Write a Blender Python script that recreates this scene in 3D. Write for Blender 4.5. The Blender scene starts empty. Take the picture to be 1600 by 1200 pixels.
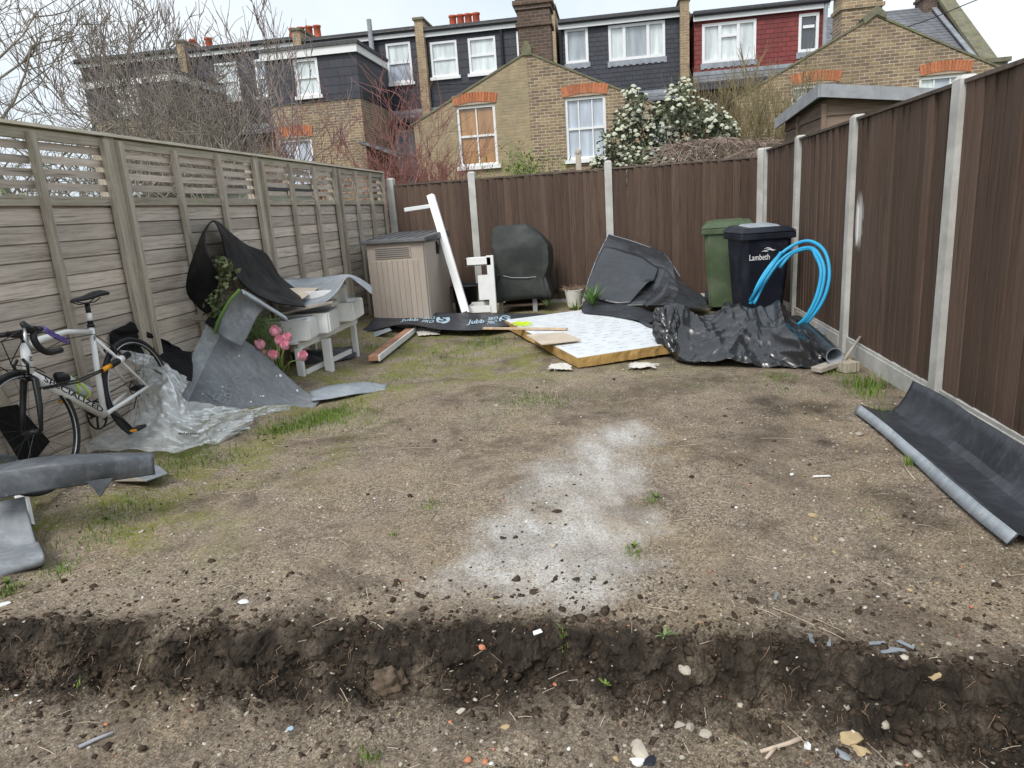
import bpy, bmesh, math, random
import numpy as np
from mathutils import Vector, Matrix, noise as mn
R = math.radians
random.seed(7)
RNG = np.random.default_rng(11)
sc = bpy.context.scene
C = sc.collection

# ------------------------------------------------------------------ camera, sky, sun, exposure
CAM = Vector((0, 0, 1.42)); FPX = 1085.0
CROT = Matrix.Rotation(R(9), 3, 'Z') @ Matrix.Rotation(R(76), 3, 'X') @ Matrix.Rotation(R(-3.9), 3, 'Z')
cd = bpy.data.cameras.new('camera'); cam = bpy.data.objects.new('camera', cd); C.objects.link(cam)
cam.matrix_world = Matrix.Translation(CAM) @ CROT.to_4x4()
cd.sensor_width = 36; cd.lens = FPX / 1600 * 36; cd.clip_start = 0.05; cd.clip_end = 1500
sc.camera = cam
w = bpy.data.worlds.new('World'); sc.world = w; w.use_nodes = True
wn = w.node_tree; wn.nodes.clear()
sky = wn.nodes.new('ShaderNodeTexSky'); sky.sky_type = 'NISHITA'; sky.sun_disc = False
sky.sun_elevation = R(48); sky.sun_rotation = R(200); sky.dust_density = 3.0; sky.air_density = 1.0; sky.ozone_density = 1.0
hs = wn.nodes.new('ShaderNodeHueSaturation'); hs.inputs['Saturation'].default_value = 0.22; hs.inputs['Value'].default_value = 1.0
tcw = wn.nodes.new('ShaderNodeTexCoord')
nzw = wn.nodes.new('ShaderNodeTexNoise'); nzw.inputs['Scale'].default_value = 3.4; nzw.inputs['Detail'].default_value = 4
rpw = wn.nodes.new('ShaderNodeValToRGB'); rpw.color_ramp.elements[0].position = 0.35; rpw.color_ramp.elements[1].position = 0.65
rpw.color_ramp.elements[0].color = (0.72, 0.80, 0.87, 1); rpw.color_ramp.elements[1].color = (1, 1, 1, 1)
# cloud deck: the sky's blue is evened out towards a bright white overcast
mxw = wn.nodes.new('ShaderNodeMix'); mxw.data_type = 'RGBA'; mxw.blend_type = 'MIX'; mxw.inputs[0].default_value = 0.72
cdk = wn.nodes.new('ShaderNodeMix'); cdk.data_type = 'RGBA'; cdk.blend_type = 'MULTIPLY'; cdk.inputs[0].default_value = 1.0
cdk.inputs[6].default_value = (6.9, 7.35, 7.7, 1)
bg = wn.nodes.new('ShaderNodeBackground'); bg.inputs[1].default_value = 0.105
ow = wn.nodes.new('ShaderNodeOutputWorld')
L = wn.links.new
L(tcw.outputs['Generated'], nzw.inputs['Vector']); L(nzw.outputs['Fac'], rpw.inputs[0])
L(sky.outputs[0], hs.inputs['Color']); L(hs.outputs[0], mxw.inputs[6])
L(rpw.outputs[0], cdk.inputs[7]); L(cdk.outputs[2], mxw.inputs[7])
L(mxw.outputs[2], bg.inputs[0]); L(bg.outputs[0], ow.inputs[0])
sl = bpy.data.lights.new('sun', 'SUN'); sl.energy = 1.5; sl.angle = R(22); sl.color = (1, 0.97, 0.93)
so = bpy.data.objects.new('sun', sl); C.objects.link(so)
so.rotation_euler = (R(42), 0, R(-20))
sc.view_settings.view_transform = 'Standard'; sc.view_settings.look = 'None'; sc.view_settings.gamma = 1
sc.view_settings.use_curve_mapping = False; sc.view_settings.exposure = 0.66
try:
    sc.cycles.use_denoising = True; sc.cycles.denoising_input_passes = 'RGB_ALBEDO_NORMAL'; sc.cycles.denoising_prefilter = 'ACCURATE'
    sc.cycles.max_bounces = 6; sc.cycles.transparent_max_bounces = 12
except Exception: pass

# ------------------------------------------------------------------ measuring helpers
def ray(px, py): return CROT @ Vector(((px - 800) / FPX, -(py - 600) / FPX, -1))
def P(px, py, Y):                      # point of the place seen there at distance Y
    d = ray(px, py); return CAM + d * (Y / d.y)
def G(px, py, z=0.0):
    d = ray(px, py); return CAM + d * ((z - CAM.z) / d.z)
def V(*a): return Vector(a)

# ------------------------------------------------------------------ numpy noise
_perm = np.random.default_rng(5).permutation(512)
_perm = np.concatenate([_perm, _perm, _perm])
_gr = np.stack([np.cos(np.linspace(0, 2*np.pi, 512, endpoint=False)), np.sin(np.linspace(0, 2*np.pi, 512, endpoint=False))], 1)
def perlin(x, y):
    x = np.asarray(x, float); y = np.asarray(y, float)
    xi = np.floor(x).astype(int); yi = np.floor(y).astype(int); xf = x - xi; yf = y - yi
    u = xf*xf*xf*(xf*(xf*6-15)+10); v = yf*yf*yf*(yf*(yf*6-15)+10)
    def g(ix, iy, dx, dy):
        h = _perm[(_perm[ix % 512] + iy) % 512]; q = _gr[h]; return q[..., 0]*dx + q[..., 1]*dy
    a = g(xi, yi, xf, yf); b = g(xi+1, yi, xf-1, yf); c = g(xi, yi+1, xf, yf-1); d = g(xi+1, yi+1, xf-1, yf-1)
    return (a*(1-u)+b*u)*(1-v) + (c*(1-u)+d*u)*v
def fbm(x, y, f, o=4, s=0.0):
    t = 0; a = 1.0
    for i in range(o):
        t = t + a*perlin(np.asarray(x)*f+s+i*17.3, np.asarray(y)*f-s+i*9.1); f *= 2.03; a *= 0.5
    return t
def ridged(x, y, f, o=3, s=0.0):
    t = 0; a = 1.0
    for i in range(o):
        t = t + a*(1-2*np.abs(perlin(np.asarray(x)*f+s+i*13.7, np.asarray(y)*f+s+i*5.9))); f *= 2.1; a *= 0.5
    return t
def cellular(x, y, f, s=0.0):
    x = np.asarray(x)*f+s; y = np.asarray(y)*f+s*1.7; xi = np.floor(x).astype(int); yi = np.floor(y).astype(int); d1 = np.full(x.shape, 9.0)
    for dx in (-1,0,1):
        for dy in (-1,0,1):
            h = _perm[(_perm[(xi+dx) % 512] + yi+dy) % 512]; h2 = _perm[(h+77) % 512]
            d1 = np.minimum(d1, np.hypot(xi+dx+h/512.0-x, yi+dy+h2/512.0-y))
    return d1
def creases(x, y, f, s=0.0, fa=(1.0, 1.0)):      # panels that meet in sharp folds
    x = np.asarray(x)*fa[0]; y = np.asarray(y)*fa[1]
    wx = x+.14*perlin(np.asarray(x)*f*.7+3, np.asarray(y)*f*.7); wy = y+.14*perlin(np.asarray(x)*f*.7, np.asarray(y)*f*.7+9)
    return 1.35*cellular(wx, wy, f, s)**2-.35 + .55*(cellular(wx, wy*1.3, f*2.3, s+4)**2-.2) + .16*(cellular(wx, wy, f*5.1, s+8)**2-.2)
def sstep(a, b, x): t = np.clip((np.asarray(x, float)-a)/(b-a), 0, 1); return t*t*(3-2*t)

# ------------------------------------------------------------------ objects
WO = {}
def props(o, label=None, cat=None, group=None, kind=None):
    if label: o['label'] = label
    if cat: o['category'] = cat
    if group: o['group'] = group
    if kind: o['kind'] = kind
    return o
def thing(name, label, cat, loc=(0, 0, 0), group=None, kind=None):
    o = bpy.data.objects.new(name, None); C.objects.link(o); o.location = loc; o.empty_display_size = 0.1
    WO[o.name] = Vector(loc); return props(o, label, cat, group, kind)
def link(name, me, m, parent=None, smooth=False):
    o = bpy.data.objects.new(name, me); C.objects.link(o)
    if m and not me.materials: me.materials.append(m)
    if parent is not None:
        o.parent = parent; WO[o.name] = WO.get(parent.name, Vector())
    if smooth: me.shade_smooth()
    return o
class MB:
    def __init__(s): s.v = []; s.f = []
    def add(s, vs, fs):
        n = len(s.v); s.v += [Vector(p) for p in vs]; s.f += [tuple(i+n for i in f) for f in fs]; return s
    def hexa(s, p): return s.add(p, [(0,3,2,1),(4,5,6,7),(0,1,5,4),(1,2,6,5),(2,3,7,6),(3,0,4,7)])
    def box(s, c, d, rot=None):
        h = Vector(d)/2; m = rot or Matrix.Identity(3); c = Vector(c)
        return s.hexa([c + m @ Vector((x*h.x, y*h.y, z*h.z)) for z in (-1,1) for x, y in ((-1,-1),(1,-1),(1,1),(-1,1))])
    def bb(s, x0, x1, y0, y1, z0, z1): return s.box(((x0+x1)/2,(y0+y1)/2,(z0+z1)/2), (x1-x0,y1-y0,z1-z0))
    def bar(s, a, b, wd, th, up=(0,0,1)):
        a = Vector(a); b = Vector(b); d = (b-a); l = d.length; d.normalize(); u = Vector(up)
        x = d.cross(u); x = x.normalized() if x.length > 1e-5 else Vector((1,0,0)); z = x.cross(d)
        return s.box((a+b)/2, (wd, l, th), Matrix((x, d, z)).transposed())
    def tube(s, pts, r, n=6, cap=True, closed=False):
        pts = [Vector(p) for p in pts]; N = len(pts); rs = r if hasattr(r, '__len__') else [r]*N
        base = len(s.v); pu = None
        for i, p in enumerate(pts):
            if closed: t = pts[(i+1) % N] - pts[i-1]
            else: t = pts[min(i+1, N-1)] - pts[max(i-1, 0)]
            t = t.normalized() if t.length > 1e-9 else Vector((0,0,1))
            if pu is None:
                pu = t.orthogonal().normalized()
            u = (pu - t*pu.dot(t)); u = u.normalized() if u.length > 1e-6 else t.orthogonal().normalized()
            pu = u; w_ = t.cross(u)
            for k in range(n):
                a = 2*math.pi*k/n; s.v.append(p + (u*math.cos(a) + w_*math.sin(a))*rs[i])
        for i in range(N if closed else N-1):
            j = (i+1) % N
            for k in range(n):
                s.f.append((base+i*n+k, base+i*n+(k+1) % n, base+j*n+(k+1) % n, base+j*n+k))
        if cap and not closed:
            s.f.append(tuple(base+k for k in range(n))[::-1]); s.f.append(tuple(base+(N-1)*n+k for k in range(n)))
        return s
    def lathe(s, prof, c=(0,0,0), n=20, axis='Z'):
        c = Vector(c); b = len(s.v); m = len(prof)
        for k in range(n):
            a = 2*math.pi*k/n
            for r, z in prof:
                q = Vector((r*math.cos(a), r*math.sin(a), z))
                if axis == 'X': q = Vector((q.z, q.x, q.y))
                if axis == 'Y': q = Vector((q.x, q.z, q.y))
                s.v.append(c+q)
        for k in range(n):
            for i in range(m-1):
                s.f.append((b+k*m+i, b+((k+1) % n)*m+i, b+((k+1) % n)*m+i+1, b+k*m+i+1))
        return s
    def prism(s, outline, d):     # closed outline of 3D points extruded by vector d
        n = len(outline); d = Vector(d); o = [Vector(p) for p in outline]
        return s.add(o + [p+d for p in o], [tuple(range(n))[::-1], tuple(range(n, 2*n))] + [(i, (i+1) % n, n+(i+1) % n, n+i) for i in range(n)])
    def xf(s, m):
        s.v = [m @ p for p in s.v]; return s
    def mesh(s, name, off=None):
        off = off or Vector(); me = bpy.data.meshes.new(name); me.from_pydata([tuple(p-off) for p in s.v], [], s.f)
        me.update(); return me
    def build(s, name, m, parent=None, smooth=False, bevel=0, fix=True):
        off = WO.get(parent.name, Vector()) if parent is not None else Vector()
        me = s.mesh(name, off)
        if fix:
            b = bmesh.new(); b.from_mesh(me); bmesh.ops.recalc_face_normals(b, faces=b.faces); b.to_mesh(me); b.free()
        o = link(name, me, m, parent, smooth)
        if bevel:
            md = o.modifiers.new('bevel', 'BEVEL'); md.width = bevel; md.segments = 2; md.limit_method = 'ANGLE'; md.angle_limit = R(40)
        return o

# ------------------------------------------------------------------ surfaces as patches
def cr(p0, p1, p2, p3, t):
    return 0.5*((2*p1) + (p2-p0)*t + (2*p0-5*p1+4*p2-p3)*t*t + (3*p1-p0-3*p2+p3)*t*t*t)
def spline(pts, t):
    n = len(pts)-1; x = min(max(t, 0), 1)*n; i = min(int(x), n-1); f = x-i
    g = lambda k: pts[min(max(k, 0), n)]
    a = g(i-1) if i > 0 else 2*pts[0]-pts[1]; d = g(i+2) if i+2 <= n else 2*pts[n]-pts[n-1]
    return cr(a, pts[i], pts[i+1], d, f)
def lerp_(pts, t):        # straight runs with only slightly softened folds
    n = len(pts)-1; x = min(max(t, 0), 1)*n; i = min(int(x), n-1); f = x-i; f = f*f*(3-2*f)*.25+f*.75; return pts[i].lerp(pts[i+1], f)
class Patch:
    def __init__(s, rows, lin=False): s.rows = [[Vector(p) for p in r] for r in rows]; s.f = lerp_ if lin else spline
    def at(s, u, v): return s.f([s.f(r, u) for r in s.rows], v)
    def nrm(s, u, v):
        e = .01; a = s.at(min(u+e,1), v)-s.at(max(u-e,0), v); b = s.at(u, min(v+e,1))-s.at(u, max(v-e,0))
        n = a.cross(b); return n.normalized() if n.length > 1e-9 else Vector((0,0,1))
def sheet(name, m, rows, parent=None, th=.004, nu=40, nv=28, amp=0, fr=5, rid=False, oct=3, seed=0, rag=0, m2=None, edge=None, fa=(1.0, 1.0), lin=False):
    pt = Patch(rows, lin); mb = MB(); vs = []
    us = np.linspace(0, 1, nu); vv = np.linspace(0, 1, nv)
    UU, VV = np.meshgrid(us, vv)
    D = (creases(UU, VV, fr, seed, fa) if rid == 'cell' else ridged(UU, VV, fr, oct, seed) if rid else fbm(UU, VV, fr, oct, seed)) * amp if amp else None
    for j in range(nv):
        for i in range(nu):
            u, v = us[i], vv[j]
            p = pt.at(u, v)
            if amp: p = p + pt.nrm(u, v)*float(D[j, i])
            if rag:
                e = min(u, 1-u, v, 1-v)
                if e < 1e-6: p = p + Vector((random.uniform(-rag, rag), random.uniform(-rag, rag), 0))
            vs.append(p)
    fs = [(j*nu+i, j*nu+i+1, (j+1)*nu+i+1, (j+1)*nu+i) for j in range(nv-1) for i in range(nu-1)]
    mb.add(vs, fs); o = mb.build(name, m, parent, True, fix=False)
    if rid == 'cell' or lin: o.data.set_sharp_from_angle(angle=R(24))
    if th:
        md = o.modifiers.new('thick', 'SOLIDIFY'); md.thickness = th; md.offset = 0
        if edge: o.data.materials.append(edge); md.material_offset_rim = 1
    o['_p'] = 0; del o['_p']
    return o, pt
def text_pts(body, bold=0.0):
    cu = bpy.data.curves.new('t', 'FONT'); cu.body = body; cu.size = 1; cu.align_x = 'LEFT'; cu.offset = bold; cu.resolution_u = 3; cu.fill_mode = 'FRONT'
    o = bpy.data.objects.new('t', cu); C.objects.link(o); dg = bpy.context.evaluated_depsgraph_get()
    me = bpy.data.meshes.new_from_object(o.evaluated_get(dg)); vs = [v.co.copy() for v in me.vertices]; fs = [tuple(p.vertices) for p in me.polygons]
    bpy.data.objects.remove(o); bpy.data.meshes.remove(me); bpy.data.curves.remove(cu)
    x0 = min(v.x for v in vs); x1 = max(v.x for v in vs)
    return [Vector((v.x-x0, v.y, 0)) for v in vs], fs, x1-x0
def text_on(name, body, m, parent, o, ux, uy, h, bold=0.0, width=None):   # flat lettering at o, along ux, up uy
    vs, fs, wd = text_pts(body, bold); k = width/wd if width else h
    mb = MB().add([Vector(o) + Vector(ux)*p.x*k + Vector(uy)*p.y*h for p in vs], fs)
    return mb.build(name, m, parent, fix=False)
def text_patch(name, body, m, parent, pt, u0, v0, du, dv, lift=.004, bold=0.0, flip=1):
    vs, fs, wd = text_pts(body, bold)
    out = []
    for p in vs:
        u = u0 + du[0]*p.x/wd + dv[0]*p.y; v = v0 + du[1]*p.x/wd + dv[1]*p.y
        out.append(pt.at(u, v) + pt.nrm(u, v)*lift*flip)
    return MB().add(out, fs).build(name, m, parent, fix=False)

# ------------------------------------------------------------------ materials
def newmat(name):
    m = bpy.data.materials.new(name); m.use_nodes = True; nt = m.node_tree; b = nt.nodes['Principled BSDF']; return m, nt, b
def nd(nt, t, **k):
    n = nt.nodes.new('ShaderNode'+t)
    for a, v in k.items(): setattr(n, a, v)
    return n
def mixc(nt, fac, a, b, mode='MIX'):
    n = nd(nt, 'Mix', data_type='RGBA', blend_type=mode)
    for sck, v in ((0, fac), (6, a), (7, b)):
        if hasattr(v, 'is_output'): nt.links.new(v, n.inputs[sck])
        elif sck == 0: n.inputs[0].default_value = v
        else: n.inputs[sck].default_value = (*v, 1) if len(v) == 3 else v
    return n.outputs[2]
def math_(nt, op, a, b=0.0):
    n = nd(nt, 'Math', operation=op)
    for i, v in ((0, a), (1, b)):
        if hasattr(v, 'is_output'): nt.links.new(v, n.inputs[i])
        else: n.inputs[i].default_value = v
    return n.outputs[0]
def ramp(nt, src, stops):
    n = nd(nt, 'ValToRGB'); e = n.color_ramp.elements
    while len(e) < len(stops): e.new(0.5)
    for k, (p, c) in enumerate(stops):
        e[k].position = p; e[k].color = (*c, 1) if hasattr(c, '__len__') else (c, c, c, 1)
    nt.links.new(src, n.inputs[0]); return n.outputs[0]
def coords(nt, world=False, scale=(1,1,1), rnd=True):
    if world: v = nd(nt, 'NewGeometry').outputs['Position']
    else: v = nd(nt, 'TexCoord').outputs['Object']
    if rnd and not world:
        oi = nd(nt, 'ObjectInfo'); ad = nd(nt, 'VectorMath', operation='ADD'); sc_ = nd(nt, 'VectorMath', operation='SCALE')
        cx = nd(nt, 'CombineXYZ')
        for i in range(3): nt.links.new(oi.outputs['Random'], cx.inputs[i])
        nt.links.new(cx.outputs[0], sc_.inputs[0]); sc_.inputs['Scale'].default_value = 37.0
        nt.links.new(v, ad.inputs[0]); nt.links.new(sc_.outputs[0], ad.inputs[1]); v = ad.outputs[0]
    mp = nd(nt, 'Mapping'); mp.inputs['Scale'].default_value = scale; nt.links.new(v, mp.inputs[0]); return mp.outputs[0]
def noise_(nt, vec, scale, detail=4, rough=.55, dist=0):
    n = nd(nt, 'TexNoise'); n.inputs['Scale'].default_value = scale; n.inputs['Detail'].default_value = detail
    n.inputs['Roughness'].default_value = rough; n.inputs['Distortion'].default_value = dist
    nt.links.new(vec, n.inputs['Vector']); return n.outputs['Fac']
def bump_(nt, b, h, st, dist=.01, prev=None):
    n = nd(nt, 'Bump'); n.inputs['Strength'].default_value = st; n.inputs['Distance'].default_value = dist
    nt.links.new(h, n.inputs['Height'])
    if prev is not None: nt.links.new(prev, n.inputs['Normal'])
    nt.links.new(n.outputs[0], b.inputs['Normal']); return n.outputs[0]
def M(name, col, rough=.7, var=.25, scale=6, bump=.15, bscale=60, bdist=.004, metal=0, rand=0.0, stretch=(1,1,1), dirt=None, dirt_amt=.5, spec=None, dscale=3, streak=0):
    m, nt, b = newmat(name)
    vec = coords(nt, scale=stretch)
    n1 = noise_(nt, vec, scale, 5, .6)
    lo = tuple(c*(1-var) for c in col); hi = tuple(min(1, c*(1+var)) for c in col)
    c = ramp(nt, n1, [(.3, lo), (.7, hi)])
    if rand:
        oi = nd(nt, 'ObjectInfo'); f = math_(nt, 'MULTIPLY_ADD', oi.outputs['Random'], 2*rand); f.node.inputs[2].default_value = 1-rand
        g = nd(nt, 'VectorMath', operation='SCALE'); nt.links.new(c, g.inputs[0]); nt.links.new(f, g.inputs['Scale']); c = g.outputs[0]
    if dirt:
        d = ramp(nt, noise_(nt, coords(nt), dscale, 6, .7, .4), [(.48, 0.0), (.72, dirt_amt)]); c = mixc(nt, d, c, dirt)
    nt.links.new(c, b.inputs['Base Color']); b.inputs['Metallic'].default_value = metal
    r = ramp(nt, noise_(nt, vec, scale*3, 3), [(.3, max(rough-.1, .03)), (.7, min(rough+.1, 1))]); nt.links.new(r, b.inputs['Roughness'])
    b.inputs['Specular IOR Level'].default_value = spec if spec is not None else .3
    if bump: bump_(nt, b, noise_(nt, vec, bscale, 4), bump, bdist)
    return m
def wood(name, col, dark, along=(1,1,1), rough=.8, rand=.15, moss=None, moss_amt=.4, knots=True, paint_mark=False):
    # along: scale of coordinates, small along the grain
    m, nt, b = newmat(name); vec = coords(nt, scale=along)
    g = noise_(nt, vec, 1.0, 6, .65, 1.2); g2 = noise_(nt, vec, 3.5, 4, .7, .6)
    c = ramp(nt, g, [(.32, dark), (.5, col), (.7, tuple(min(1, x*1.25) for x in col))])
    c = mixc(nt, .35, c, ramp(nt, g2, [(.35, tuple(x*.55 for x in col)), (.6, tuple(min(1, x*1.2) for x in col))]))
    oi = nd(nt, 'ObjectInfo'); f = math_(nt, 'MULTIPLY_ADD', oi.outputs['Random'], 2*rand); f.node.inputs[2].default_value = 1-rand
    s_ = nd(nt, 'VectorMath', operation='SCALE'); nt.links.new(c, s_.inputs[0]); nt.links.new(f, s_.inputs['Scale']); c = s_.outputs[0]
    wv = coords(nt, world=True)
    if moss:
        sp = nd(nt, 'SeparateXYZ'); nt.links.new(wv, sp.inputs[0])
        mk = noise_(nt, wv, 2.6, 6, .7, .3)
        mk = ramp(nt, mk, [(.48, 0.0), (.7, moss_amt)]); c = mixc(nt, mk, c, moss)
    if knots:
        vo = nd(nt, 'TexVoronoi'); vo.inputs['Scale'].default_value = .55; nt.links.new(vec, vo.inputs['Vector'])
        k = ramp(nt, vo.outputs['Distance'], [(.06, .8), (.16, 0.0)]); c = mixc(nt, k, c, tuple(x*.6 for x in dark))
    if paint_mark:
        # a smear of white paint left beside one post
        mp = nd(nt, 'Mapping'); mp.inputs['Location'].default_value = (0, -6.27, -1.14); nt.links.new(wv, mp.inputs[0])
        m2 = nd(nt, 'VectorMath', operation='MULTIPLY'); m2.inputs[1].default_value = (0, 5.6, 2.3); nt.links.new(mp.outputs[0], m2.inputs[0])
        ln = nd(nt, 'VectorMath', operation='LENGTH'); nt.links.new(m2.outputs[0], ln.inputs[0])
        q = math_(nt, 'ADD', ln.outputs['Value'], math_(nt, 'MULTIPLY', noise_(nt, coords(nt, world=True, scale=(1,30,4)), 1.0, 4), .9))
        c = mixc(nt, ramp(nt, q, [(.75, .75), (1.5, 0.0)]), c, (.78, .78, .76))
    nt.links.new(c, b.inputs['Base Color']); b.inputs['Roughness'].default_value = rough
    b.inputs['Specular IOR Level'].default_value = .25
    bump_(nt, b, g2, .35, .004)
    return m
def brick(name, c1, c2, mortar, grime=(.12,.10,.08), gamt=.5):
    m, nt, b = newmat(name)
    p = nd(nt, 'NewGeometry').outputs['Position']; sp = nd(nt, 'SeparateXYZ'); nt.links.new(p, sp.inputs[0])
    cx = nd(nt, 'CombineXYZ'); nt.links.new(math_(nt, 'ADD', sp.outputs[0], sp.outputs[1]), cx.inputs[0]); nt.links.new(sp.outputs[2], cx.inputs[1])
    br = nd(nt, 'TexBrick'); nt.links.new(cx.outputs[0], br.inputs['Vector'])
    br.inputs['Scale'].default_value = 1; br.inputs['Brick Width'].default_value = .235; br.inputs['Row Height'].default_value = .082
    br.inputs['Mortar Size'].default_value = .011; br.inputs['Mortar Smooth'].default_value = .3; br.inputs['Bias'].default_value = 0.1
    br.inputs['Color1'].default_value = (*c1, 1); br.inputs['Color2'].default_value = (*c2, 1); br.inputs['Mortar'].default_value = (*mortar, 1)
    n1 = noise_(nt, p, 1.1, 5, .65); c = mixc(nt, ramp(nt, n1, [(.45, 0.0), (.72, gamt)]), br.outputs['Color'], grime)
    n2 = noise_(nt, p, 9, 4); c = mixc(nt, ramp(nt, n2, [(.35, .35), (.65, 0.0)]), c, tuple(x*.5 for x in c1))
    nt.links.new(c, b.inputs['Base Color']); b.inputs['Roughness'].default_value = .9
    bump_(nt, b, math_(nt, 'SUBTRACT', 1.0, br.outputs['Fac']), .6, .012)
    return m
def slates(name, col, wd, ht, gap=.008, rough=.6):
    m, nt, b = newmat(name)
    p = nd(nt, 'NewGeometry').outputs['Position']; sp = nd(nt, 'SeparateXYZ'); nt.links.new(p, sp.inputs[0])
    cx = nd(nt, 'CombineXYZ'); nt.links.new(math_(nt, 'ADD', sp.outputs[0], sp.outputs[1]), cx.inputs[0]); nt.links.new(sp.outputs[2], cx.inputs[1])
    br = nd(nt, 'TexBrick'); nt.links.new(cx.outputs[0], br.inputs['Vector']); br.inputs['Scale'].default_value = 1
    br.inputs['Brick Width'].default_value = wd; br.inputs['Row Height'].default_value = ht; br.inputs['Mortar Size'].default_value = gap; br.inputs['Mortar Smooth'].default_value = .2
    br.inputs['Color1'].default_value = (*col, 1); br.inputs['Color2'].default_value = (*[x*.75 for x in col], 1); br.inputs['Mortar'].default_value = (*[x*.3 for x in col], 1)
    c = mixc(nt, ramp(nt, noise_(nt, p, 1.5, 5, .7), [(.5, 0.0), (.8, .35)]), br.outputs['Color'], tuple(min(1, x*2+.02) for x in col))
    nt.links.new(c, b.inputs['Base Color']); b.inputs['Roughness'].default_value = rough
    # each course tilts out over the one below
    fr = math_(nt, 'FRACT', math_(nt, 'DIVIDE', sp.outputs[2], ht)); h = math_(nt, 'SUBTRACT', math_(nt, 'SUBTRACT', 1.0, fr), br.outputs['Fac'])
    bump_(nt, b, h, .7, .015)
    return m
def clearfilm(name, tint, haze=.3, rough=.28):
    m, nt, b = newmat(name); nt.nodes.remove(b)
    out = nt.nodes['Material Output']
    tr = nd(nt, 'BsdfTransparent'); tr.inputs[0].default_value = (*tint, 1)
    gl = nd(nt, 'BsdfGlossy'); gl.inputs['Roughness'].default_value = rough; gl.inputs['Color'].default_value = (1,1,1,1)
    df = nd(nt, 'BsdfDiffuse'); df.inputs['Color'].default_value = (.86,.89,.9,1)
    tl = nd(nt, 'BsdfTranslucent'); tl.inputs['Color'].default_value = (.86,.89,.9,1)
    m0 = nd(nt, 'MixShader'); m0.inputs[0].default_value = .5; nt.links.new(df.outputs[0], m0.inputs[1]); nt.links.new(tl.outputs[0], m0.inputs[2])
    m1 = nd(nt, 'MixShader'); hz = ramp(nt, noise_(nt, coords(nt), 9, 5, .65), [(.3, haze*.45), (.7, min(1, haze*1.5))]); nt.links.new(hz, m1.inputs[0])
    nt.links.new(tr.outputs[0], m1.inputs[1]); nt.links.new(m0.outputs[0], m1.inputs[2])
    fr = nd(nt, 'Fresnel'); fr.inputs[0].default_value = 1.32
    m2 = nd(nt, 'MixShader'); nt.links.new(math_(nt, 'MULTIPLY', fr.outputs[0], .55), m2.inputs[0]); nt.links.new(m1.outputs[0], m2.inputs[1]); nt.links.new(gl.outputs[0], m2.inputs[2])
    bp = nd(nt, 'Bump'); bp.inputs['Strength'].default_value = .25; bp.inputs['Distance'].default_value = .01
    nt.links.new(noise_(nt, coords(nt), 14, 4, .6, .8), bp.inputs['Height'])
    for n in (gl, df, fr): nt.links.new(bp.outputs[0], n.inputs['Normal'])
    nt.links.new(m2.outputs[0], out.inputs[0]); return m
def pane_mat(name, col, rough=.08):
    m, nt, b = newmat(name); n = noise_(nt, coords(nt, scale=(3,3,.4)), 1.5, 3)
    nt.links.new(ramp(nt, n, [(.35, tuple(x*.75 for x in col)), (.65, tuple(min(1, x*1.2) for x in col))]), b.inputs['Base Color'])
    b.inputs['Roughness'].default_value = rough; b.inputs['Specular IOR Level'].default_value = .7
    b.inputs['Coat Weight'].default_value = .6; b.inputs['Coat Roughness'].default_value = .03
    return m
def scratched(name, col, rough=.5, scr=(.5,.52,.54), amt=.6, spec=.4):
    # rubbery sheet, dusty, with scuffs and scratches
    m, nt, b = newmat(name); v = coords(nt)
    c = ramp(nt, noise_(nt, v, 2.5, 6, .7), [(.3, tuple(x*.7 for x in col)), (.7, tuple(min(1, x*1.3) for x in col))])
    s1 = ramp(nt, noise_(nt, coords(nt, scale=(3,26,9)), 1.3, 5, .75, .3), [(.50, 0.0), (.76, amt)])
    s2 = ramp(nt, noise_(nt, v, 34, 3, .6), [(.67, 0.0), (.74, amt)])
    s3 = ramp(nt, noise_(nt, v, 4.5, 7, .8, .6), [(.5, 0.0), (.7, amt*.7)]); c = mixc(nt, s3, c, scr)
    c = mixc(nt, s1, c, scr); c = mixc(nt, s2, c, scr)
    nt.links.new(c, b.inputs['Base Color']); nt.links.new(ramp(nt, noise_(nt, v, 8, 4), [(.3, rough-.12), (.7, rough+.15)]), b.inputs['Roughness'])
    b.inputs['Specular IOR Level'].default_value = spec
    bump_(nt, b, noise_(nt, v, 50, 3), .12, .003); return m

MT = {}
MT['oldwood'] = wood('weathered_boards', (.56,.485,.415), (.24,.19,.155), (46,2.0,46), rand=.24, moss=(.30,.28,.20), moss_amt=.2)
MT['oldpost'] = wood('weathered_post', (.46,.405,.335), (.20,.165,.13), (46,46,2.0), rand=.12, moss=(.24,.24,.12), moss_amt=.3)
MT['oldrail'] = wood('weathered_rail', (.43,.385,.31), (.19,.16,.125), (46,2.0,46), rand=.1, moss=(.22,.22,.09), moss_amt=.4, knots=False)
MT['brown'] = wood('brown_stained_board', (.112,.074,.055), (.064,.043,.032), (34,34,1.3), rand=.2, rough=.75, paint_mark=True)
MT['browncap'] = wood('brown_capping', (.12,.095,.08), (.05,.035,.03), (9,9,9), rand=.2, knots=False)
MT['conc'] = M('concrete', (.50,.49,.46), .9, .18, 5, .4, 90, .004, dirt=(.25,.25,.2), dirt_amt=.5)
MT['shedwood'] = wood('shed_boards', (.22,.16,.12), (.08,.055,.04), (1.2,1.2,12), rand=.25)
MT['greytrim'] = M('grey_painted_timber', (.33,.34,.36), .8, .2, 6, .3, 50, dirt=(.15,.14,.13))
MT['felt'] = M('roof_felt', (.09,.09,.095), .9, .2, 8, .3, 90)
MT['white'] = M('white_paint', (.84,.84,.83), .5, .04, 5, .1, 50, dirt=(.55,.53,.49), dirt_amt=.3)
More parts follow.
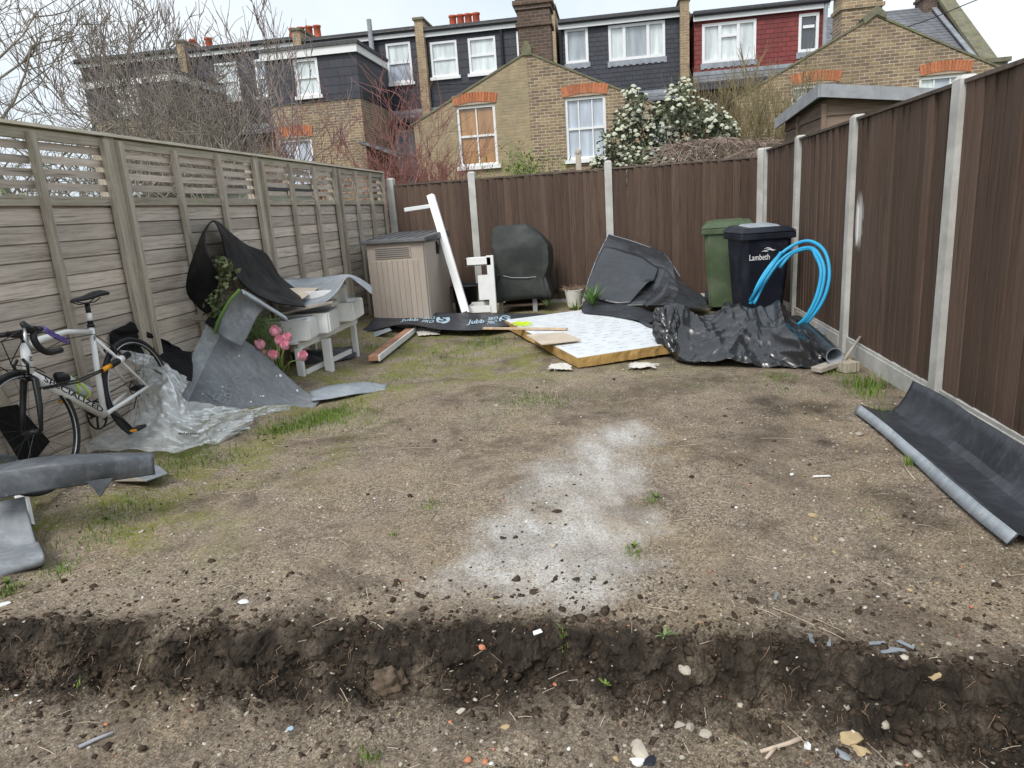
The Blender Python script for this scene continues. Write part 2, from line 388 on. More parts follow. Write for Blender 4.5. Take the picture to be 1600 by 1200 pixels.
MT['upvc'] = M('white_window_frame', (.80,.80,.80), .4, .04, 3, 0, dirt=(.55,.55,.53), dirt_amt=.3)
MT['brickY'] = brick('yellow_stock_brick', (.46,.34,.18), (.33,.21,.12), (.50,.44,.35), (.13,.10,.075), .55)
MT['brickS'] = brick('sooty_stock_brick', (.40,.285,.155), (.19,.125,.085), (.52,.46,.37), (.09,.07,.055), .5)
MT['brickP'] = brick('pale_stock_brick', (.43,.34,.20), (.35,.265,.16), (.38,.32,.22), (.22,.19,.14), .6)
MT['brickC'] = brick('chimney_brick', (.17,.105,.07), (.085,.055,.045), (.20,.17,.14), (.04,.035,.03), .7)
MT['orange'] = M('orange_rubbed_brick', (.46,.165,.08), .85, .2, 20, .3, 60, rand=.18)
MT['mortar'] = M('mortar', (.42,.33,.25), .95, .15, 9)
MT['slateB'] = slates('dark_hung_tile', (.036,.038,.052), .26, .15)
MT['slateL'] = slates('dark_hung_slate', (.030,.031,.045), .5, .26, .006, .5)
MT['slateR'] = slates('red_hung_tile', (.20,.030,.026), .27, .15)
MT['slateG'] = slates('grey_roof_slate', (.16,.165,.18), .3, .13, .01)
MT['lead'] = M('lead_flashing', (.28,.30,.33), .55, .25, 4, .15, 20)
MT['black'] = M('black_paint', (.02,.02,.022), .45, .2, 5, 0)
MT['pot'] = M('terracotta', (.46,.10,.05), .85, .3, 4, .2, 30, dirt=(.25,.12,.08))
MT['stone'] = M('mossy_coping', (.17,.16,.115), .95, .3, 4, .4, 30, dirt=(.20,.20,.06), dirt_amt=.7)
MT['blind'] = pane_mat('bamboo_blind_pane', (.36,.19,.075)); MT['curt'] = pane_mat('net_curtain_pane', (.42,.47,.54)); MT['paneG'] = pane_mat('grey_pane', (.33,.37,.40)); MT['paneL'] = pane_mat('pale_blind_pane', (.62,.67,.67)); MT['paneD'] = pane_mat('dark_pane', (.05,.06,.07))
MT['rubber'] = scratched('black_rubber_sheet', (.008,.008,.009), .55, (.05,.05,.055), .25, .15)
MT['greysheet'] = scratched('grey_rubber_sheet', (.165,.178,.195), .48, (.40,.42,.44), .45)
MT['greydark'] = scratched('dark_grey_rubber_sheet', (.034,.037,.044), .42, (.16,.17,.19), .28, .3)
MT['greylight'] = scratched('dusty_grey_sheet', (.27,.30,.33), .42, (.55,.57,.58), .5)
MT['gloss'] = scratched('glossy_dark_sheet', (.030,.033,.039), .27, (.15,.16,.18), .15, .8)
MT['greymid'] = scratched('slate_grey_sheet', (.088,.096,.108), .45, (.26,.28,.30), .4, .35)
MT['print'] = M('pale_blue_print', (.42,.56,.66), .6, .15, 12, 0, dirt=(.1,.11,.13), dirt_amt=.6, dscale=14)
MT['printg'] = M('worn_grey_print', (.22,.24,.26), .6, .2, 12, 0, dirt=(.11,.12,.14), dirt_amt=.8, dscale=9)
MT['ink'] = M('black_print', (.02,.02,.02), .6, .1, 5, 0)
MT['inkg'] = M('grey_print', (.50,.53,.56), .6, .1, 5, 0)
MT['poly'] = M('black_polythene', (.022,.023,.026), .27, .25, 3, .05, 12, .01, spec=.75)
MT['film'] = clearfilm('clear_polythene', (.96,.98,.98), .72); MT['film2'] = clearfilm('clear_tape', (.92,.94,.95), .45, .2)
MT['foil'] = M('white_foil_facing', (.74,.77,.80), .4, .05, 3, .1, 20, .003)
MT['foam'] = M('yellow_foam_edge', (.44,.28,.10), .9, .25, 9, .5, 60, .006, dirt=(.28,.17,.06))
MT['pine'] = wood('bare_timber', (.56,.42,.29), (.36,.24,.15), (9,1.2,9), rand=.1); MT['pinered'] = wood('reddish_timber', (.50,.27,.17), (.27,.13,.08), (9,1.2,9), rand=.1)
MT['ply'] = M('pale_plywood', (.60,.50,.40), .7, .12, 5, .1, 40, dirt=(.4,.33,.26)); MT['oldply'] = M('grey_offcut', (.38,.34,.29), .8, .25, 7, .2)
MT['beige'] = M('beige_plastic', (.44,.375,.32), .6, .10, 3, .15, 120, .002, stretch=(1,1,.3), dirt=(.33,.28,.22), dirt_amt=.5)
MT['lid'] = M('dark_grey_plastic', (.10,.10,.105), .6, .2, 5, .15, 90, dirt=(.25,.24,.22), dirt_amt=.5)
MT['greenbin'] = M('green_bin_plastic', (.068,.10,.05), .5, .12, 3, .1, 70, dirt=(.17,.18,.13)); MT['navy'] = M('blue_black_bin_plastic', (.011,.013,.022), .42, .2, 3, .1, 70, dirt=(.05,.055,.065))
MT['letter'] = M('white_lettering', (.8,.8,.8), .5, .03, 3, 0)
MT['pipe'] = M('blue_pipe', (.035,.36,.62), .38, .08, 4, 0)
MT['cover'] = M('black_cloth_cover', (.036,.039,.037), .8, .25, 3, .2, 60, .004, dirt=(.10,.10,.09), dirt_amt=.4)
MT['potw'] = M('woven_white_pot', (.66,.64,.58), .7, .1, 5, .3, 40); MT['soil'] = M('potting_soil', (.06,.045,.03), .95, .3, 20, .5, 60)
MT['bikew'] = M('white_bike_paint', (.80,.80,.79), .25, .03, 3, 0, dirt=(.5,.48,.44), dirt_amt=.2); MT['tyre'] = M('tyre_rubber', (.028,.028,.03), .7, .2, 20, .2, 90)
MT['bblack'] = M('black_bike_parts', (.016,.016,.018), .35, .2, 4, 0); MT['steel'] = M('bright_metal', (.55,.56,.57), .3, .1, 5, 0, metal=.9)
MT['lime'] = M('lime_plastic', (.62,.80,.03), .4, .05, 3, 0); MT['orangep'] = M('orange_plastic', (.85,.36,.02), .45, .05, 3, 0); MT['clearb'] = M('translucent_bottle', (.52,.58,.62), .3, .1, 3, 0)
MT['purple'] = M('purple_cloth', (.13,.09,.28), .85, .2, 9, .3)
MT['bark'] = M('grey_bark', (.27,.235,.20), .9, .35, 6, .4, 40, stretch=(1,1,.3), dirt=(.25,.25,.14), dirt_amt=.5); MT['barkd'] = M('dark_bark', (.13,.11,.10), .9, .35, 6, .4, 40)
MT['coral'] = M('coral_red_twigs', (.33,.15,.13), .6, .3, 4, .1, 20); MT['purpletw'] = M('purplish_twigs', (.34,.275,.26), .8, .3, 4, .1); MT['olive'] = M('olive_twigs', (.27,.22,.12), .8, .3, 4, .1); MT['vine'] = M('dry_brown_vine', (.30,.23,.19), .85, .35, 4, .2)
MT['leafd'] = M('dark_evergreen_leaf', (.115,.135,.08), .5, .4, 3, 0); MT['leafb'] = M('bright_bamboo_leaf', (.20,.30,.045), .5, .3, 3, 0); MT['leafs'] = M('strap_leaf', (.10,.19,.045), .45, .3, 3, 0)
MT['flowerw'] = M('cream_flower_heads', (.50,.52,.40), .8, .12, 9, .4, 60); MT['pink'] = M('pink_petal', (.78,.34,.44), .5, .25, 14, 0, dirt=(.88,.72,.72), dirt_amt=.9, dscale=22); MT['tulipleaf'] = M('tulip_leaf', (.24,.33,.09), .45, .25, 5, 0)
MT['grass'] = M('grass_blades', (.13,.20,.035), .6, .35, 2, 0); MT['wisp'] = M('wispy_herb', (.14,.20,.08), .6, .3, 3, 0); MT['ivy'] = M('ivy_leaf', (.085,.105,.045), .5, .4, 5, 0)
MT['pebble'] = M('pale_pebbles', (.44,.39,.32), .85, .5, 7, .2, 30); MT['clod'] = M('dark_clods', (.060,.044,.032), .95, .5, 30, .5, 60, spec=.05); MT['ochre'] = M('ochre_stone', (.42,.32,.18), .85, .25, 7, .3, 30)
MT['whitechip'] = M('white_chip', (.74,.74,.72), .7, .1, 8, .1); MT['greychip'] = M('slate_chip', (.22,.24,.26), .7, .3, 8, .2); MT['twig'] = M('bare_twig', (.50,.40,.31), .8, .2, 6, .2); MT['root'] = M('fine_roots', (.30,.21,.14), .9, .3, 6)
MT['redbrick'] = M('brick_crumb', (.50,.20,.11), .9, .3, 9, .3); MT['cloth'] = M('white_rag', (.66,.63,.58), .9, .12, 6, .4, 30, dirt=(.35,.28,.2), dirt_amt=.6)
MT['render'] = M('pale_greenhouse_panel', (.46,.48,.42), .8, .15, 3, .1)

# ------------------------------------------------------------------ ground: garden plot, dug step, trench floor, neighbours' land
def edge_y(x): return 2.065 - .12*sstep(.1, 1.2, x) + .07*perlin(x*1.3, x*0+3.3) + .05*perlin(x*3.8, x*0+8.1) + .02*perlin(x*13, x*0+2.1)
def gz(x, y):
    x = np.asarray(x, float); y = np.asarray(y, float)
    inside = sstep(-3.9, -3.4, x)*(1-sstep(2.1, 2.5, x))*(1-sstep(10.3, 10.8, y))
    z = .11*(1-sstep(-3.05, -2.45, x))*sstep(2.4, 3.4, y)*inside + .07*sstep(6.5, 9.5, y) + .022*perlin(x*.9, y*.9)+.010*perlin(x*2.3, y*2.3)
    e = edge_y(x); wd = .10+.07*perlin(x*2.6, x*0+1.7)+.16*np.clip(perlin(x*1.1, x*0+6.4)+.02, 0, 1)
    t = sstep(0, 1, (y-(e-wd))/wd)
    return z*t - (.135 + .06*sstep(.5, 1.3, x))*(1-t) + (1-t)*.03*perlin(x*1.3+4, y*1.3)
def gzf(x, y): return float(gz(x, y))
def axis(segs):
    a = []
    for x0, x1, d in segs: a += list(np.arange(x0, x1-1e-9, d))
    return np.array(a + [segs[-1][1]])
xs = axis([(-400,-60,85),(-60,-8,13),(-8,-3.6,.55),(-3.6,2.25,.0085),(2.25,8,.6),(8,60,13),(60,400,85)])
ys = axis([(-60,-4,14),(-4,1.3,.35),(1.3,1.5,.02),(1.5,2.4,.0062),(2.4,2.45,.01),(2.45,4.6,.0145),(4.6,10.4,.032),(10.4,30,1.6),(30,90,15),(90,700,120)])
X, Y = np.meshgrid(xs, ys)
Z = gz(X, Y)
e = edge_y(X)
fine = sstep(-3.9,-3.6,X)*(1-sstep(2.2,2.4,X))*sstep(1.2,1.5,Y)*(1-sstep(10.3,10.6,Y))
face = np.exp(-(((Y-(e-.09))/.15)**2))
lump = fbm(X, Y, 9, 4, 2.2); rg = ridged(X, Y, 16, 3, 6.1)
Z += fine*face*(.050*lump + .020*rg + .010*fbm(X, Y, 45, 3) + .045*(.45-cellular(X, Y*1.3, 17, 2.0))*np.clip(.5+fbm(X, Y, 5, 2, 6), 0, 1))
# undercut bites along the lip
Z -= fine*np.exp(-(((Y-(e-.10))/.05)**2))*.05*np.clip(fbm(X, Y*.3, 4, 2, 9.0)+.2, 0, 1)
crumb = np.clip(fbm(X, Y, 2.2, 3, 4.4)+.1, 0, 1)
Z += fine*(1-face)*(.0035*fbm(X, Y, 22, 3, 1.0) + .010*crumb*np.clip(fbm(X, Y, 30, 3, 7.7), 0, 1))
floor_ = 1-sstep(-.1, 0, Y-(e-.1)); Z += fine*floor_*(.018*fbm(X, Y, 6, 4, 3.0)+.008*fbm(X, Y, 28, 3, 5.0))
nx, ny = len(xs), len(ys)
# soil falls away unevenly: push the cut face in and out, the lip hangs over
fd = fine*np.exp(-(((Y-(e-.05))/.10)**2)); YY = Y + fd*(.045*fbm(X*9, Z*11, 1, 4, 3.0) + .02*fbm(X*30, Z*34, 1, 3, 8.0)) - fd*.05*sstep(-.11, -.02, Z)*np.clip(.35+fbm(X, Y, 5, 3, 14.0), 0, 1)
XX = X + fd*.02*fbm(X*12, Z*14, 1, 3, 21.0)
Z = Z + fine*(1+2.6*face)*(.0034*fbm(X, Y, 48, 2, 31.0)+.0026*fbm(X, Y, 95, 1, 41.0))
vco = np.stack([XX, YY, Z], -1).reshape(-1, 3)
idx = np.arange(nx*ny).reshape(ny, nx)
quads = np.stack([idx[:-1,:-1], idx[:-1,1:], idx[1:,1:], idx[1:,:-1]], -1).reshape(-1, 4)
me = bpy.data.meshes.new('ground'); me.vertices.add(len(vco)); me.vertices.foreach_set('co', vco.ravel())
me.loops.add(quads.size); me.loops.foreach_set('vertex_index', quads.ravel().astype(np.int32))
me.polygons.add(len(quads)); me.polygons.foreach_set('loop_start', np.arange(0, quads.size, 4, dtype=np.int32)); me.polygons.foreach_set('loop_total', np.full(len(quads), 4, np.int32))
me.update(calc_edges=True); sm_ = (fine[:-1,:-1] < .5) | ((Y-e)[:-1,:-1] > .10); me.polygons.foreach_set('use_smooth', sm_.ravel())
def seg_d(X, Y, pts):
    d = np.full(X.shape, 9e9)
    for (x0, y0, r0), (x1, y1, r1) in zip(pts[:-1], pts[1:]):
        dx, dy = x1-x0, y1-y0; t = np.clip(((X-x0)*dx+(Y-y0)*dy)/(dx*dx+dy*dy), 0, 1)
        d = np.minimum(d, np.hypot(X-x0-t*dx, Y-y0-t*dy)/(r0+t*(r1-r0)))
    return d
pw = seg_d(X, Y, [(-.02,4.25,.22),(-.1,3.6,.34),(-.22,3.1,.36),(-.33,2.62,.44)])
pw2 = seg_d(X, Y, [(-.75,2.42,.14),(-.3,2.48,.2),(.08,2.6,.16)])
powder = np.clip(1.2-pw + .75*fbm(X, Y, 3.0, 4, 8.0), 0, 1)
powder = np.maximum(powder, np.clip(.75-pw2+.7*fbm(X, Y, 5, 4, 3.3), 0, 1)*.7)
# brushed tracks through the powder
powder *= sstep(-.02, .12, Y-e)
powder *= np.clip(.72+.75*fbm(X*1.0+Y*.25, Y*.35, 7, 3, 2.0), .12, 1)
moss = np.clip((1-sstep(-2.6,-1.35, X + .5*fbm(X, Y, 1.3, 3)))*sstep(2.3,2.9,Y) + sstep(5.2,6.3,Y+.8*fbm(X,Y,1,3,2))*(1-sstep(-.9,.2,X))*.9 + sstep(5.0,6.2,Y)*.35, 0, 1)
moss = moss*np.clip(.5+1.7*fbm(X, Y, 3.4, 4, 5.5), 0, 1)
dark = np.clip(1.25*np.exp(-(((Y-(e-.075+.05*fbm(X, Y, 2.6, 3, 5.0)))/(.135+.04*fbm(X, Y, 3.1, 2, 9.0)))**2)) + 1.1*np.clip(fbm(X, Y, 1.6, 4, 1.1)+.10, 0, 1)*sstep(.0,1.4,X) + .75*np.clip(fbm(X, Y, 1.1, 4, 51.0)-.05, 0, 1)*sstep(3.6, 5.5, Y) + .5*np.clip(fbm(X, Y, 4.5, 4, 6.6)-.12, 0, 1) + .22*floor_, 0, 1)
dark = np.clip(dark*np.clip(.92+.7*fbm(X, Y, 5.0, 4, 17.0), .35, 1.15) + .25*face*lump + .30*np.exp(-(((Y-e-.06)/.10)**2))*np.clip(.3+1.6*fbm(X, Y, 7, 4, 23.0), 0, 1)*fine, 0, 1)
sandy = np.clip(fbm(X, Y, 1.9, 4, 12.0)+.05, 0, 1)*(1-.6*sstep(4.5, 6, Y))
outside = 1-fine
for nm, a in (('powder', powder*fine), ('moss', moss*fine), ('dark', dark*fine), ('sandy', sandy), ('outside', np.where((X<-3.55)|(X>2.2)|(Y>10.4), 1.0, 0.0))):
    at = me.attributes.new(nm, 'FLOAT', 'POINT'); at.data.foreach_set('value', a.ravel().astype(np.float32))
m, nt, b = newmat('garden_soil')
wp = coords(nt, world=True)
A = lambda n: nd(nt, 'Attribute', attribute_name=n).outputs['Fac']
nf = noise_(nt, wp, 55, 6, .75); nm_ = noise_(nt, wp, 9, 6, .7); nl = noise_(nt, wp, 1.6, 5, .6)
c = ramp(nt, nl, [(.3, (.255,.200,.148)), (.7, (.40,.322,.242))])
c = mixc(nt, ramp(nt, nm_, [(.35, .55), (.62, 0.0)]), c, (.15,.112,.082))
c = mixc(nt, math_(nt, 'MULTIPLY', A('sandy'), ramp(nt, nf, [(.4, .15), (.62, .9)])), c, (.40,.29,.14))
c = mixc(nt, ramp(nt, nf, [(.28, .7), (.42, 0.0)]), c, (.09,.068,.05))
c = mixc(nt, ramp(nt, noise_(nt, wp, 120, 4, .7), [(.61, 0.0), (.70, .75)]), c, (.50,.43,.33))
gm = ramp(nt, noise_(nt, wp, 1.9, 6, .7, .6), [(.32, .40), (.60, 1.0)])
for vs_, lo_, hi_ in ((95, .84, .36), (230, .74, .30)):
    vo = nd(nt, 'TexVoronoi'); vo.inputs['Scale'].default_value = vs_; nt.links.new(wp, vo.inputs['Vector']); sx_ = nd(nt, 'SeparateColor'); nt.links.new(vo.outputs['Color'], sx_.inputs[0])
    c = mixc(nt, math_(nt, 'MULTIPLY', gm, ramp(nt, sx_.outputs[0], [(lo_, 0.0), (lo_+.06, .75)])), c, (.50,.43,.33)); c = mixc(nt, math_(nt, 'MULTIPLY', gm, ramp(nt, sx_.outputs[1], [(hi_-.12, .75), (hi_-.02, 0.0)])), c, (.095,.072,.055))
blot = ramp(nt, noise_(nt, wp, 1.5, 8, .72, .5), [(.51, 0.0), (.63, .62)]); c = mixc(nt, blot, c, (.082,.060,.044))
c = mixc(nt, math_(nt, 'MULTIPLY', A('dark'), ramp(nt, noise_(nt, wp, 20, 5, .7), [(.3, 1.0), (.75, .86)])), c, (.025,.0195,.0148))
c = mixc(nt, math_(nt, 'MULTIPLY', A('moss'), ramp(nt, noise_(nt, wp, 26, 5, .75), [(.38, .15), (.6, .95)])), c, mixc(nt, nm_, (.115,.150,.022), (.27,.255,.06)))
pf = math_(nt, 'MULTIPLY', A('powder'), ramp(nt, noise_(nt, wp, 85, 5, .8), [(.38, .16), (.60, .95)]))
c = mixc(nt, pf, c, (.74,.73,.71))
c = mixc(nt, A('outside'), c, mixc(nt, nl, (.06,.085,.03), (.14,.13,.06)))
nt.links.new(c, b.inputs['Base Color']); b.inputs['Roughness'].default_value = .95; b.inputs['Specular IOR Level'].default_value = .15
n1 = bump_(nt, b, nf, .75, .012); bump_(nt, b, noise_(nt, wp, 170, 3, .7), .5, .004, n1)
go = link('ground', me, m); props(go, kind='structure')
def soil(x, y):    # height of the built ground there
    i = min(max(int(np.searchsorted(xs, x)), 1), nx-1); j = min(max(int(np.searchsorted(ys, y)), 1), ny-1)
    return float(Z[j, i])

# ------------------------------------------------------------------ weathered panel fence along one side
FX = -3.35
lf = thing('panel_fence', 'weathered grey wooden fence of horizontal boards with an open slatted top', 'fence', (FX, 2.4, 0))
posts = [2.52, 4.47, 6.45, 8.39, 10.22]
pm = MB().bb(-.05, .05, -.05, .05, -.1, 2.07).mesh('post'); pm.materials.append(MT['oldpost'])
bt = {}
def piece(name, key, mb_fn, mat, parent, loc, rot=None):
    if key not in bt:
        mm = mb_fn().mesh(name); mm.materials.append(mat); bt[key] = mm
    o = bpy.data.objects.new(name, bt[key]); C.objects.link(o); o.parent = parent; o.location = Vector(loc)-WO[parent.name]
    if rot: o.rotation_euler = rot
    WO[o.name] = WO[parent.name]
    return o
for y in posts:
    o = link('post', pm, None, lf); o.location = V(FX-.015, y, 0)-WO[lf.name]; o.rotation_euler = (0, 0, random.uniform(-.03, .03))
for k in range(4):
    y0, y1 = posts[k]+.05, posts[k+1]-.05; ln = y1-y0; yc = (y0+y1)/2
    nb = 15
    for i in range(nb):
        z = .10 + i*.1015
        piece('board', ('lb', k), lambda: MB().bb(-.004, .012, -ln/2, ln/2, 0, .0925).bb(-.010, -.0045, -ln/2, ln/2, .004, .112), MT['oldwood'], lf,
              (FX+random.uniform(-.003,.003), yc, z), (0, 0, 0))
    for i, z in enumerate((1.725, 1.80, 1.875, 1.95)):
        for q in range(3):
            seg = ln/3
            dx = .012*(1 if (i+q) % 2 else -1) if k >= 2 else 0
            piece('slat', ('ls', k), lambda: MB().bb(-.006, .006, -seg/2+.002, seg/2-.002, 0, .045), MT['oldwood'], lf, (FX-.004+dx, y0+seg*(q+.5), z+random.uniform(-.006,.006)), (random.uniform(-.006,.006), 0, 0))
    for z, h in ((1.63, .055), (2.005, .055), (.03, .06)):
        piece('rail', ('lr', k, h), lambda: MB().bb(-.018, .020, -ln/2, ln/2, 0, h), MT['oldrail'], lf, (FX+.012, yc, z))
    piece('capping', ('lc', k), lambda: MB().hexa([V(-.05,-ln/2-.05,0),V(.055,-ln/2-.05,0),V(.055,ln/2+.05,0),V(-.05,ln/2+.05,0),V(-.035,-ln/2-.05,.022),V(.04,-ln/2-.05,.022),V(.04,ln/2+.05,.022),V(-.035,ln/2+.05,.022)]), MT['oldrail'], lf, (FX+.005, yc, 2.072))
    for q in range(4):
        yy = y0+.022 + (ln-.044)*q/3
        piece('batten', 'lv', lambda: MB().bb(-.004, .034, -.022, .022, 0, 1.98), MT['oldpost'], lf, (FX+.034, yy, .06+random.uniform(-.01,.01)))

# ------------------------------------------------------------------ brown featheredge fences with concrete posts
def feather(name, label, a, b, plist, h0, h1, nrm, gravel=True, wd=.102):
    a = Vector(a); b = Vector(b); d = (b-a); ln = d.length; d.normalize(); n = Vector(nrm)
    ang = math.atan2(d.y, d.x)
    t = thing(name, label, 'fence', a)
    for q0, q1 in zip(sorted(plist)[:-1], sorted(plist)[1:]):
        nb = max(1, round((q1-q0-.1)/wd)); w1_ = (q1-q0-.096)/nb; key = round(w1_, 4)
        for i in range(nb):
            x = q0+.048+w1_*(i+.5); p = a + d*x + n*random.uniform(-.003, .003)
            piece('board', (name, key), lambda: MB().hexa([V(-w1_*.52,-.029,0),V(w1_*.52,-.002,0),V(w1_*.52,.005,0),V(-w1_*.52,.011,0),V(-w1_*.52,-.029,h1-h0),V(w1_*.52,-.002,h1-h0),V(w1_*.52,.005,h1-h0),V(-w1_*.52,.011,h1-h0)]), MT['brown'], t,
                  (p.x, p.y, h0+random.uniform(-.005,.004)), (random.uniform(-.006,.006), random.uniform(-.003,.003), ang+random.uniform(-.01,.03)))
    ps = [-.0]+list(plist)
    for q in plist:
        p = a+d*q
        o = piece('post', name+'p', lambda: MB().hexa([V(-.05,-.055,-.2),V(.05,-.055,-.2),V(.05,.05,-.2),V(-.05,.05,-.2),V(-.05,-.055,h1+.028),V(.05,-.055,h1+.028),V(.05,.05,h1+.028),V(-.05,.05,h1+.028)]).hexa([V(-.05,-.055,h1+.028),V(.05,-.055,h1+.028),V(.05,.05,h1+.028),V(-.05,.05,h1+.028),V(-.03,-.035,h1+.05),V(.03,-.035,h1+.05),V(.03,.03,h1+.05),V(-.03,.03,h1+.05)]), MT['conc'], t, (p.x, p.y, 0), (0, 0, ang))
    es = sorted(plist)
    for q0, q1 in zip(es[:-1], es[1:]):
        l2 = q1-q0-.104; c = a+d*((q0+q1)/2)
        if l2 < .3: continue
        piece('capping', (name, 'c', round(l2, 3)), lambda: MB().bb(-l2/2, l2/2, -.03, .03, 0, .022), MT['browncap'], t, (c.x, c.y, h1+.001), (0, 0, ang))
        if gravel: piece('gravel_board', (name, 'g', round(l2, 3)), lambda: MB().bb(-l2/2, l2/2, -.022, .022, -.2, h0-.004).bb(-l2/2+.1, l2/2-.1, -.03, .03, -.19, h0-.03), MT['conc'], t, (c.x, c.y, 0), (0, 0, ang))
    return t
feather('board_fence', 'dark brown vertical board fence with pale concrete posts beside the grey tray', (2.02, 1.0, 0), (2.02, 9.98, 0), [.0, 1.80, 3.62, 5.45, 7.28, 8.95], .15, 1.95, (-1, 0, 0))
feather('board_fence', 'dark brown vertical board fence across the far end of the plot', (-3.27, 10.33, 0), (2.0, 10.02, 0), [.03, 1.27, 3.22, 5.23], .12, 1.88, (0, -1, 0))

# ------------------------------------------------------------------ timber shed behind the brown fence
sh = thing('garden_shed', 'timber shed with grey fascia rising above the brown fence', 'shed', (2.6, 9.2, 0))
sx0, sx1, sy0, sy1 = 2.28, 3.7, 8.35, 10.1
for i in range(13):
    z = .2+i*.165
    for (p0, p1, nn) in ((V(sx0,sy0,0), V(sx1,sy0,0), V(0,-1,0)), (V(sx0,sy1,0), V(sx0,sy0,0), V(-1,0,0))):
        if z > 2.2: continue
        q0 = p0+V(0,0,z); q1 = p1+V(0,0,z); hh = .168
        MB().hexa([q0, q1, q1+nn*.026, q0+nn*.026, q0+V(0,0,hh), q1+V(0,0,hh), q1+nn*.008+V(0,0,hh), q0+nn*.008+V(0,0,hh)]).build('board', MT['shedwood'], sh)
for x, y in ((sx0-.02, sy0-.02), (sx0-.02, (sy0+sy1)/2+.15)):
    MB().bb(x-.025, x+.02, y-.025, y+.02, .1, 2.3).build('corner_trim', MT['shedwood'], sh)
rz = {(0,0): 2.47, (1,0): 2.25, (0,1): 2.35, (1,1): 2.12}
def rp(i, j, dz=0): return V((2.18, 3.9)[i], (8.2, 10.25)[j], rz[(i,j)]+dz)
MB().hexa([rp(0,0,-.02), rp(1,0,-.02), rp(1,1,-.02), rp(0,1,-.02), rp(0,0,.012), rp(1,0,.012), rp(1,1,.012), rp(0,1,.012)]).build('roof', MT['felt'], sh)
for a, b, nn in (((0,0),(1,0),V(0,-1,0)), ((0,1),(0,0),V(-1,0,0))):
    A0, B0 = rp(*a), rp(*b)
    MB().hexa([A0+V(0,0,-.11), B0+V(0,0,-.11), B0+V(0,0,-.11)+nn*.022, A0+V(0,0,-.11)+nn*.022, A0+V(0,0,.02), B0+V(0,0,.02), B0+V(0,0,.02)+nn*.022, A0+V(0,0,.02)+nn*.022]).build('fascia', MT['greytrim'], sh)

# ------------------------------------------------------------------ houses behind
YO, YD = 20.5, 26.5
def cut(o, x0, x1, z0, z1, y, dep=.32):
    off = WO.get(o.name, Vector()); me = MB().bb(x0, x1, y-.3, y+dep, z0, z1).mesh('cutter', off)
    c = bpy.data.objects.new('cutter', me); C.objects.link(c); c.location = off; md = o.modifiers.new('cut', 'BOOLEAN'); md.object = c; md.operation = 'DIFFERENCE'; md.solver = 'EXACT'
    dg = bpy.context.evaluated_depsgraph_get(); nm = bpy.data.meshes.new_from_object(o.evaluated_get(dg))
    o.modifiers.clear(); o.data = nm; bpy.data.objects.remove(c)
def sash(parent, x0, x1, z0, z1, y, pane, cols=2, rows=2, fr=.075, bar=.028, sill=True, arch=0, wall=None, rec=.10):
    if wall is not None: cut(wall, x0, x1, z0, z1, y)
    y = y+rec
    w_ = MB().bb(x0, x1, y-.05, y+.1, z1-fr, z1).bb(x0, x1, y-.05, y+.1, z0, z0+fr).bb(x0, x0+fr, y-.049, y+.1, z0+fr, z1-fr).bb(x1-fr, x1, y-.049, y+.1, z0+fr, z1-fr).build('window', MT['upvc'], parent)
    mb = MB()
    for r in range(1, rows): mb.bb(x0+fr, x1-fr, y-.025, y+.05, z0+(z1-z0)*r/rows-bar, z0+(z1-z0)*r/rows+bar)
    if len(mb.v): mb.build('meeting_rail', MT['upvc'], w_)
    mb = MB()
    for c in range(1, cols): xx = x0+(x1-x0)*c/cols; mb.bb(xx-bar*.6, xx+bar*.6, y-.02, y+.05, z0+fr, z1-fr)
    if len(mb.v): mb.build('glazing_bar', MT['upvc'], w_)
    xsn = [x0+fr+(x1-x0-2*fr)*c/cols for c in range(cols+1)]; zsn = [z0+fr+(z1-z0-2*fr)*r/rows for r in range(rows+1)]
    for c in range(cols):
        for r in range(rows):
            MB().bb(xsn[c], xsn[c+1], y+.03, y+.045, zsn[r], zsn[r+1]).build('pane', pane[(r*cols+c) % len(pane)] if isinstance(pane, list) else pane, w_)
    if sill: MB().bb(x0-.07, x1+.07, y-rec-.10, y+.02, z0-.1, z0+.002).build('sill', MT['upvc'], w_)
    return w_
def casement(parent, x0, x1, z0, z1, y, splits, panes, top=None, fr=.09):
    cut(parent, x0, x1, z0, z1, y)
    yw = y; y = y+.04
    w_ = MB().bb(x0, x1, y-.06, y+.1, z1-fr, z1).bb(x0, x1, y-.06, y+.1, z0, z0+fr).bb(x0, x0+fr, y-.059, y+.1, z0+fr, z1-fr).bb(x1-fr, x1, y-.059, y+.1, z0+fr, z1-fr).build('window', MT['upvc'], parent)
    ed = [x0+fr]+[x0+(x1-x0)*s for s in splits]+[x1-fr]
    for i, s in enumerate(splits): MB().bb(ed[i+1]-.05, ed[i+1]+.05, y-.055, y+.08, z0+fr, z1-fr).build('mullion', MT['upvc'], w_)
    for i in range(len(ed)-1): MB().bb(ed[i], ed[i+1], y+.03, y+.045, z0+fr, z1-fr).build('pane', panes[i % len(panes)], w_)
    if top is not None:
        i, t = top; zz = z0+(z1-z0)*t; MB().bb(ed[i]+.05, ed[i+1]-.05, y-.05, y+.06, zz-.045, zz+.045).build('transom', MT['upvc'], w_)
    mb = MB(); nst = int((x1-x0)/.1)      # lead apron with a scalloped lower edge
    for k in range(nst):
        xa = x0-.05+(x1-x0+.1)*k/nst; xb = x0-.05+(x1-x0+.1)*(k+1)/nst; dz = .03 if k % 2 else 0
        mb.hexa([V(xa,yw-.03,z0-.19+dz), V(xb,yw-.03,z0-.19+dz), V(xb,yw-.004,z0-.19+dz), V(xa,yw-.004,z0-.19+dz), V(xa,yw-.03,z0), V(xb,yw-.03,z0), V(xb,yw-.004,z0), V(xa,yw-.004,z0)])
    mb.build('lead_apron', MT['lead'], w_, fix=True)
    return w_
